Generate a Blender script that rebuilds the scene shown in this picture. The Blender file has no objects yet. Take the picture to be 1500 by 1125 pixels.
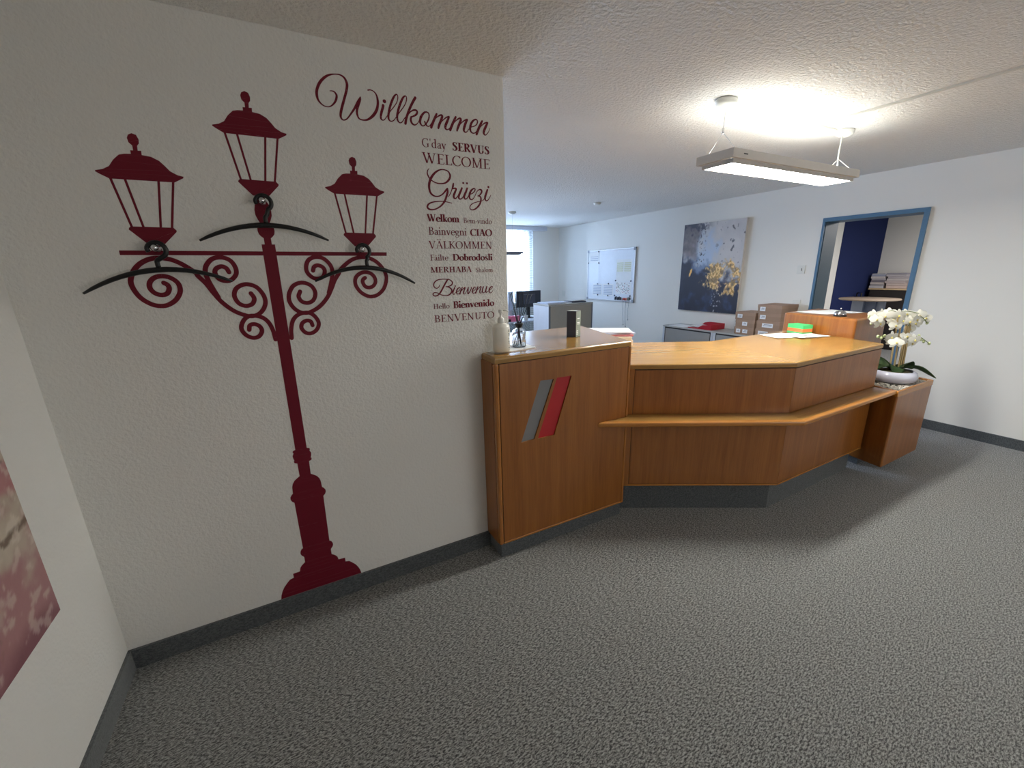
import bpy, bmesh, math, random
import numpy as np
from mathutils import Vector, Matrix, noise

# ---------------------------------------------------------------- camera, world, lights, exposure
scn = bpy.context.scene
COL = scn.collection
cam_d = bpy.data.cameras.new('camera'); cam = bpy.data.objects.new('camera', cam_d); COL.objects.link(cam)
cam_d.sensor_width = 36.0; cam_d.lens = 36.0 * 604.8 / 1500.0; cam_d.clip_start = 0.02; cam_d.clip_end = 200
_r = Vector((0.88149, -0.47172, -0.02112)); _u = Vector((0.14244, 0.22299, 0.96436)); _w = Vector((0.4502, 0.8531, -0.2638))
M = Matrix((( _r.x, _u.x, -_w.x), (_r.y, _u.y, -_w.y), (_r.z, _u.z, -_w.z))).to_4x4()
M.translation = (0, 0, 1.6)
cam.matrix_world = M
scn.camera = cam
scn.view_settings.view_transform = 'Standard'; scn.view_settings.look = 'None'
scn.view_settings.exposure = EXPO = 0.0; scn.view_settings.gamma = 1.0; scn.view_settings.use_curve_mapping = False
scn.cycles.max_bounces = 10; scn.cycles.diffuse_bounces = 6; scn.cycles.transparent_max_bounces = 12
scn.cycles.sample_clamp_indirect = 6.0; scn.cycles.use_denoising = True
scn.cycles.caustics_reflective = False; scn.cycles.caustics_refractive = False

wd = bpy.data.worlds.new('sky'); scn.world = wd; wd.use_nodes = True
bg = wd.node_tree.nodes['Background']; bg.inputs[0].default_value = (0.62, 0.80, 1.0, 1); bg.inputs[1].default_value = 1.1

def area(name, loc, rot, sx, sy, power, col):
    l = bpy.data.lights.new(name, 'AREA'); l.shape = 'RECTANGLE'; l.size = sx; l.size_y = sy; l.energy = power; l.color = col
    o = bpy.data.objects.new(name, l); COL.objects.link(o); o.location = loc; o.rotation_euler = rot
    return o
# daylight falling through the two windows of the far wall (placed outside them)
area('window_daylight', (3.76, 8.35, 1.75), (math.radians(-90), 0, 0), 1.7, 1.3, 330, (0.56, 0.72, 1.0))
area('window_daylight', (1.30, 8.35, 1.75), (math.radians(-90), 0, 0), 1.9, 1.3, 320, (0.62, 0.76, 1.0))
# area light under the ceiling of the far room behind the doorway
area('far_room_light', (7.8, 1.6, 2.40), (0, 0, 0), 1.2, 0.5, 100, (1.0, 0.95, 0.93))
# unseen overhead fill added behind the camera to lift the foreground
area('overhead_fill_light', (1.9, -1.6, 2.42), (0, 0, 0), 1.2, 0.5, 5, (1.0, 0.97, 0.88))
# unseen fill light added before the rear wall to brighten the lettered wall
area('rear_fill_light', (3.5, -3.05, 1.55), (math.radians(90), 0, 0), 2.2, 1.5, 31, (1.0, 0.98, 0.95))
LENS, UP = 78.0, 11.0      # the pendant's diffuser and its upward opening

# ---------------------------------------------------------------- materials
MATS = {}
def srgb(c):
    return tuple(((v / 255.0) / 12.92 if v / 255.0 <= 0.04045 else ((v / 255.0 + 0.055) / 1.055) ** 2.4) for v in c)
def mat(name, col, rough=0.6, metal=0.0, bump=None, spec=0.5, coat=0.0, emit=None):
    if name in MATS: return MATS[name]
    m = bpy.data.materials.new(name); m.use_nodes = True; nt = m.node_tree; b = nt.nodes['Principled BSDF']
    c = srgb(col)
    b.inputs['Roughness'].default_value = rough; b.inputs['Metallic'].default_value = metal
    b.inputs['Specular IOR Level'].default_value = spec; b.inputs['Coat Weight'].default_value = coat
    tc = nt.nodes.new('ShaderNodeTexCoord'); n = nt.nodes.new('ShaderNodeTexNoise'); n.inputs['Scale'].default_value = 18
    nt.links.new(tc.outputs['Object'], n.inputs['Vector'])
    mx = nt.nodes.new('ShaderNodeMix'); mx.data_type = 'RGBA'
    mx.inputs['A'].default_value = (*[v * 0.95 for v in c], 1); mx.inputs['B'].default_value = (*[min(1, v * 1.05) for v in c], 1)
    nt.links.new(n.outputs['Fac'], mx.inputs['Factor']); nt.links.new(mx.outputs['Result'], b.inputs['Base Color'])
    if bump:
        sc, st = bump[:2]
        n2 = nt.nodes.new('ShaderNodeTexNoise'); n2.inputs['Scale'].default_value = sc; n2.inputs['Detail'].default_value = 4
        nt.links.new(tc.outputs['Object'], n2.inputs['Vector'])
        bp = nt.nodes.new('ShaderNodeBump'); bp.inputs['Strength'].default_value = st; bp.inputs['Distance'].default_value = bump[2] if len(bump) > 2 else 0.002
        nt.links.new(n2.outputs['Fac'], bp.inputs['Height']); nt.links.new(bp.outputs['Normal'], b.inputs['Normal'])
    if emit:
        b.inputs['Emission Color'].default_value = (*srgb(emit[0]), 1); b.inputs['Emission Strength'].default_value = emit[1]
    MATS[name] = m
    return m

def wood(name, grain, light=(158, 99, 42), dark=(130, 76, 27), rough=0.32):
    """veneer; grain = direction vector of the fibres"""
    m = bpy.data.materials.new(name); m.use_nodes = True; nt = m.node_tree; b = nt.nodes['Principled BSDF']
    tc = nt.nodes.new('ShaderNodeTexCoord'); g = nt.nodes.new('ShaderNodeNewGeometry')
    d = Vector(grain).normalized(); a = d.cross(Vector((0, 0, 1)) if abs(d.z) < .9 else Vector((1, 0, 0))).normalized(); c = d.cross(a)
    comb = nt.nodes.new('ShaderNodeCombineXYZ')
    for k, (v, s) in enumerate(((d, 1.2), (a, 26.0), (c, 26.0))):
        dt = nt.nodes.new('ShaderNodeVectorMath'); dt.operation = 'DOT_PRODUCT'; dt.inputs[1].default_value = v * s
        nt.links.new(g.outputs['Position'], dt.inputs[0]); nt.links.new(dt.outputs['Value'], comb.inputs[k])
    n = nt.nodes.new('ShaderNodeTexNoise'); n.inputs['Scale'].default_value = 1.0; n.inputs['Detail'].default_value = 5; n.inputs['Roughness'].default_value = .6
    n.inputs['Distortion'].default_value = .25
    nt.links.new(comb.outputs[0], n.inputs['Vector'])
    mp = nt.nodes.new('ShaderNodeMapping'); mp.inputs['Scale'].default_value = (5, 5, 5); nt.links.new(comb.outputs[0], mp.inputs['Vector'])
    n2 = nt.nodes.new('ShaderNodeTexNoise'); n2.inputs['Scale'].default_value = 1.0; n2.inputs['Detail'].default_value = 2; nt.links.new(mp.outputs[0], n2.inputs['Vector'])
    ad = nt.nodes.new('ShaderNodeMath'); ad.operation = 'MULTIPLY_ADD'; ad.inputs[1].default_value = .45; nt.links.new(n2.outputs['Fac'], ad.inputs[0]); nt.links.new(n.outputs['Fac'], ad.inputs[2])
    r = nt.nodes.new('ShaderNodeValToRGB'); r.color_ramp.elements[0].position = .50; r.color_ramp.elements[1].position = .98
    r.color_ramp.elements[0].color = (*srgb(dark), 1); r.color_ramp.elements[1].color = (*srgb(light), 1)
    nt.links.new(ad.outputs[0], r.inputs['Fac']); nt.links.new(r.outputs['Color'], b.inputs['Base Color'])
    b.inputs['Roughness'].default_value = rough; b.inputs['Coat Weight'].default_value = .15; b.inputs['Coat Roughness'].default_value = .18
    bp = nt.nodes.new('ShaderNodeBump'); bp.inputs['Strength'].default_value = .05; bp.inputs['Distance'].default_value = .001
    nt.links.new(n2.outputs['Fac'], bp.inputs['Height']); nt.links.new(bp.outputs['Normal'], b.inputs['Normal'])
    MATS[name] = m
    return m
WV = wood('veneer_upright', (0, 0, 1))  # same wood as the tops, darkened to put the fronts' shade into the colour
WX = wood('veneer_top', (1, 0, 0), (166, 126, 66), (146, 106, 50), .2)
WA = wood('veneer_top_slanted', (.866, -.5, 0), (172, 132, 72), (152, 112, 56), .2)
WE = wood('solid_edge', (1, 0, 0), (190, 130, 62), (166, 106, 42), .25)
WS = wood('solid_edge_slanted', (.866, -.5, 0), (190, 130, 62), (166, 106, 42), .25)
WZ = wood('solid_edge_upright', (0, 0, 1), (172, 112, 52), (146, 88, 36), .25)
WT = wood('pale_wood_top', (0, 1, 0), (226, 200, 160), (206, 176, 132), .35)

def plaster(name, col, scale, strength, dist):
    m = bpy.data.materials.new(name); m.use_nodes = True; nt = m.node_tree; b = nt.nodes['Principled BSDF']
    b.inputs['Base Color'].default_value = (*srgb(col), 1); b.inputs['Roughness'].default_value = .92; b.inputs['Specular IOR Level'].default_value = .15
    tc = nt.nodes.new('ShaderNodeTexCoord')
    n = nt.nodes.new('ShaderNodeTexNoise'); n.inputs['Scale'].default_value = scale; n.inputs['Detail'].default_value = 3; n.inputs['Roughness'].default_value = .55
    nt.links.new(tc.outputs['Object'], n.inputs['Vector'])
    bp = nt.nodes.new('ShaderNodeBump'); bp.inputs['Strength'].default_value = strength; bp.inputs['Distance'].default_value = dist
    nt.links.new(n.outputs['Fac'], bp.inputs['Height']); nt.links.new(bp.outputs['Normal'], b.inputs['Normal'])
    MATS[name] = m
    return m
PW = plaster('wall_plaster', (232, 230, 225), 85, .42, .010)
PS = plaster('smooth_wall', (236, 234, 228), 60, .08, .003)
PC = plaster('ceiling_plaster', (238, 236, 232), 62, 1.0, .014)
PN = plaster('navy_wall_paint', (40, 50, 92), 60, .05, .003)

def carpet(name, lo, hi):
    m = bpy.data.materials.new(name); m.use_nodes = True; nt = m.node_tree; b = nt.nodes['Principled BSDF']
    tc = nt.nodes.new('ShaderNodeTexCoord')
    mp = nt.nodes.new('ShaderNodeMapping'); mp.inputs['Scale'].default_value = (75, 185, 120); mp.inputs['Rotation'].default_value = (0, 0, -.55); nt.links.new(tc.outputs['Object'], mp.inputs['Vector'])
    n = nt.nodes.new('ShaderNodeTexNoise'); n.inputs['Scale'].default_value = 1.0; n.inputs['Detail'].default_value = 4; n.inputs['Roughness'].default_value = .85; nt.links.new(mp.outputs[0], n.inputs['Vector'])
    r = nt.nodes.new('ShaderNodeValToRGB'); r.color_ramp.elements[0].position = .43; r.color_ramp.elements[1].position = .59
    r.color_ramp.elements[0].color = (*srgb(lo), 1); r.color_ramp.elements[1].color = (*srgb(hi), 1)
    nt.links.new(n.outputs['Fac'], r.inputs['Fac'])
    n3 = nt.nodes.new('ShaderNodeTexNoise'); n3.inputs['Scale'].default_value = 1.3; n3.inputs['Detail'].default_value = 2; nt.links.new(tc.outputs['Object'], n3.inputs['Vector'])
    mx = nt.nodes.new('ShaderNodeMix'); mx.data_type = 'RGBA'; mx.blend_type = 'MULTIPLY'; mx.inputs['Factor'].default_value = .25
    nt.links.new(r.outputs['Color'], mx.inputs['A']); nt.links.new(n3.outputs['Color'], mx.inputs['B'])
    hs = nt.nodes.new('ShaderNodeMix'); hs.data_type = 'RGBA'; hs.inputs['Factor'].default_value = 0
    nt.links.new(r.outputs['Color'], b.inputs['Base Color'])
    b.inputs['Roughness'].default_value = .95; b.inputs['Specular IOR Level'].default_value = .1
    b.inputs['Sheen Weight'].default_value = .45; b.inputs['Sheen Roughness'].default_value = .5
    bp = nt.nodes.new('ShaderNodeBump'); bp.inputs['Strength'].default_value = .7; bp.inputs['Distance'].default_value = .006
    nt.links.new(n.outputs['Fac'], bp.inputs['Height']); nt.links.new(bp.outputs['Normal'], b.inputs['Normal'])
    MATS[name] = m
    return m
CP = carpet('grey_carpet', (16, 16, 17), (170, 170, 166))
CB = carpet('grey_carpet_skirting', (66, 70, 72), (98, 102, 104))
VR = mat('dark_red_vinyl', (112, 14, 36), .55, spec=.3)
BLK = mat('black_plastic', (14, 14, 15), .4)
CHR = mat('chrome', (210, 210, 212), .15, 1.0)
GRYM = mat('light_grey_metal', (182, 182, 184), .45, .3)
GM = mat('grey_cabinet_metal', (150, 150, 150), .5)
GL = mat('pale_grey_cabinet', (196, 202, 214), .5)
DKG = mat('dark_gap', (34, 34, 38), .7)
WH = mat('white_plastic', (228, 228, 222), .4)
PAP = mat('white_paper', (236, 238, 238), .8)
KRF = mat('brown_cardboard', (150, 124, 104), .8)
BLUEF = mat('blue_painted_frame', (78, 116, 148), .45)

# ---------------------------------------------------------------- mesh helpers
def V(*a): return Vector(a)
class MB:
    def __init__(s): s.bm = bmesh.new()
    def _add(s, verts, faces, bev=0, seg=2, smooth=False, which=None):
        t = bmesh.new(); vs = [t.verts.new(v) for v in verts]
        for f in faces: t.faces.new([vs[i] for i in f])
        bmesh.ops.recalc_face_normals(t, faces=t.faces)
        if bev:
            es = [e for e in t.edges if which is None or which(e)]
            bmesh.ops.bevel(t, geom=es, offset=bev, segments=seg, profile=.5, affect='EDGES', clamp_overlap=True)
        for f in t.faces: f.smooth = smooth
        me = bpy.data.meshes.new('t'); t.to_mesh(me); t.free(); s.bm.from_mesh(me); bpy.data.meshes.remove(me)
        return s
    def box(s, x0, x1, y0, y1, z0, z1, bev=0, seg=2, which=None):
        return s.prism([(x0, y0), (x1, y0), (x1, y1), (x0, y1)], z0, z1, bev, seg, which)
    def prism(s, poly, z0, z1, bev=0, seg=2, which=None):
        n = len(poly); vs = [(x, y, z0) for x, y in poly] + [(x, y, z1) for x, y in poly]
        fs = [tuple(range(n))[::-1], tuple(range(n, 2 * n))] + [(i, (i + 1) % n, (i + 1) % n + n, i + n) for i in range(n)]
        return s._add(vs, fs, bev, seg, which=which)
    def rbox(s, c, size, rz=0, bev=0, tilt=None):
        h = Vector(size) / 2; R = Matrix.Rotation(rz, 3, 'Z')
        if tilt: R = R @ Matrix.Rotation(tilt[1], 3, tilt[0])
        vs = [Vector(c) + R @ Vector((h.x * a, h.y * b, h.z * d)) for d in (-1, 1) for a, b in ((-1, -1), (1, -1), (1, 1), (-1, 1))]
        return s._add(vs, [(3, 2, 1, 0), (4, 5, 6, 7), (0, 1, 5, 4), (1, 2, 6, 5), (2, 3, 7, 6), (3, 0, 4, 7)], bev)
    def tube(s, pts, r, n=8, cap=True):
        pts = [Vector(p) for p in pts]; rs = r if isinstance(r, (list, tuple)) else [r] * len(pts)
        vs = []; up = None
        for i, p in enumerate(pts):
            t = (pts[min(i + 1, len(pts) - 1)] - pts[max(i - 1, 0)]).normalized()
            if up is None: up = t.orthogonal().normalized()
            up = (up - t * up.dot(t)).normalized(); sd = t.cross(up)
            vs += [p + (up * math.cos(a) + sd * math.sin(a)) * rs[i] for a in (2 * math.pi * k / n for k in range(n))]
        fs = [(i * n + k, i * n + (k + 1) % n, (i + 1) * n + (k + 1) % n, (i + 1) * n + k) for i in range(len(pts) - 1) for k in range(n)]
        if cap: fs += [tuple(range(n))[::-1], tuple(range((len(pts) - 1) * n, len(pts) * n))]
        return s._add(vs, fs, smooth=True)
    def lathe(s, prof, c, n=24, ax=None, sy=1.0):
        vs = []; fs = []
        for r, z in prof:
            vs += [(r * math.cos(2 * math.pi * k / n), sy * r * math.sin(2 * math.pi * k / n), z) for k in range(n)]
        for i in range(len(prof) - 1):
            fs += [(i * n + k, i * n + (k + 1) % n, (i + 1) * n + (k + 1) % n, (i + 1) * n + k) for k in range(n)]
        R = Matrix.Identity(3) if ax is None else Vector((0, 0, 1)).rotation_difference(Vector(ax)).to_matrix()
        vs = [Vector(c) + R @ Vector(v) for v in vs]
        if prof[0][0] > 1e-6: fs.append(tuple(range(n))[::-1])
        if prof[-1][0] > 1e-6: fs.append(tuple(range((len(prof) - 1) * n, len(prof) * n)))
        s._add(vs, fs, smooth=True)
        bmesh.ops.remove_doubles(s.bm, verts=s.bm.verts, dist=1e-6)
        return s
    def ball(s, c, r, n=12, sc=(1, 1, 1)):
        t = bmesh.new(); bmesh.ops.create_uvsphere(t, u_segments=n, v_segments=max(6, n // 2 + 2), radius=r)
        for v in t.verts: v.co = Vector((v.co.x * sc[0], v.co.y * sc[1], v.co.z * sc[2])) + Vector(c)
        for f in t.faces: f.smooth = True
        me = bpy.data.meshes.new('t'); t.to_mesh(me); t.free(); s.bm.from_mesh(me); bpy.data.meshes.remove(me)
        return s
    def poly(s, pts): return s._add(pts, [tuple(range(len(pts)))])

def root_loc(o):
    while o.parent: o = o.parent
    return o.location
def link(name, mb, m, parent=None, label=None, kind=None):
    bm = mb.bm if isinstance(mb, MB) else mb
    me = bpy.data.meshes.new(name)
    if parent is not None: off = Vector(root_loc(parent))
    elif kind == 'structure': off = Vector((0, 0, 0))
    else:
        co = [v.co for v in bm.verts]
        off = Vector(((min(c.x for c in co) + max(c.x for c in co)) / 2, (min(c.y for c in co) + max(c.y for c in co)) / 2, min(c.z for c in co)))
    for v in bm.verts: v.co -= off
    bm.to_mesh(me); bm.free()
    o = bpy.data.objects.new(name, me); COL.objects.link(o)
    if m: me.materials.append(m)
    if parent is not None: o.parent = parent
    else: o.location = off
    if label: o['label'] = label
    if kind: o['kind'] = kind
    return o
def thing(name, label, cat, loc, group=None):
    o = bpy.data.objects.new(name, None); COL.objects.link(o); o.location = loc; o.empty_display_size = .1
    o['label'] = label; o['category'] = cat
    if group: o['group'] = group
    return o
def tag(o, label, cat, group=None):
    o['label'] = label; o['category'] = cat
    if group: o['group'] = group
    return o
def struct(name, mb, m): return link(name, mb, m, None, None, 'structure')

def catmull(p, n=6):
    if len(p) < 3: return [tuple(q) for q in p]
    out = []; P = [np.array(q, float) for q in p]; P = [2 * P[0] - P[1]] + P + [2 * P[-1] - P[-2]]
    for i in range(1, len(P) - 2):
        a, b, c, d = P[i - 1:i + 3]
        for k in range(n):
            t = k / n
            out.append(tuple(.5 * ((2 * b) + (c - a) * t + (2 * a - 5 * b + 4 * c - d) * t * t + (3 * b - a - 3 * c + d) * t ** 3)))
    out.append(tuple(P[-2]))
    return out
def ribbon(pts, caps=True):
    """(x,z,width) centre line -> list of 2D convex polygons"""
    P = [np.array(p[:2]) for p in pts]; W = [max(p[2], 1e-4) / 2 for p in pts]; L = []; R = []; polys = []
    for i in range(len(P)):
        t = P[min(i + 1, len(P) - 1)] - P[max(i - 1, 0)]; t = t / (np.linalg.norm(t) + 1e-12); nn = np.array([-t[1], t[0]])
        L.append(P[i] + nn * W[i]); R.append(P[i] - nn * W[i])
    for i in range(len(P) - 1): polys.append([L[i], R[i], R[i + 1], L[i + 1]])
    if caps:
        for c, w in ((P[0], W[0]), (P[-1], W[-1])): polys.append([c + w * np.array([math.cos(a), math.sin(a)]) for a in (2 * math.pi * k / 10 for k in range(10))])
    return polys
def flat(polys, y, th=.0005):
    """2D (x,z) polygons laid on a wall that faces -Y"""
    mb = MB()
    vs = []; fs = []
    for i_, p in enumerate(polys):
        n = len(p); b = len(vs); dy_ = th + (i_ * 7 % 23) * 1.3e-5 if th else 0
        vs += [(q[0], y - dy_, q[1]) for q in p]; fs.append(tuple(range(b, b + n)))
    bm = mb.bm; bv = [bm.verts.new(v) for v in vs]
    for f in fs:
        try: bm.faces.new([bv[i] for i in f])
        except ValueError: pass
    for f in bm.faces:
        f.normal_update()
        if f.normal.y > 0: f.normal_flip()
    return mb

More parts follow.
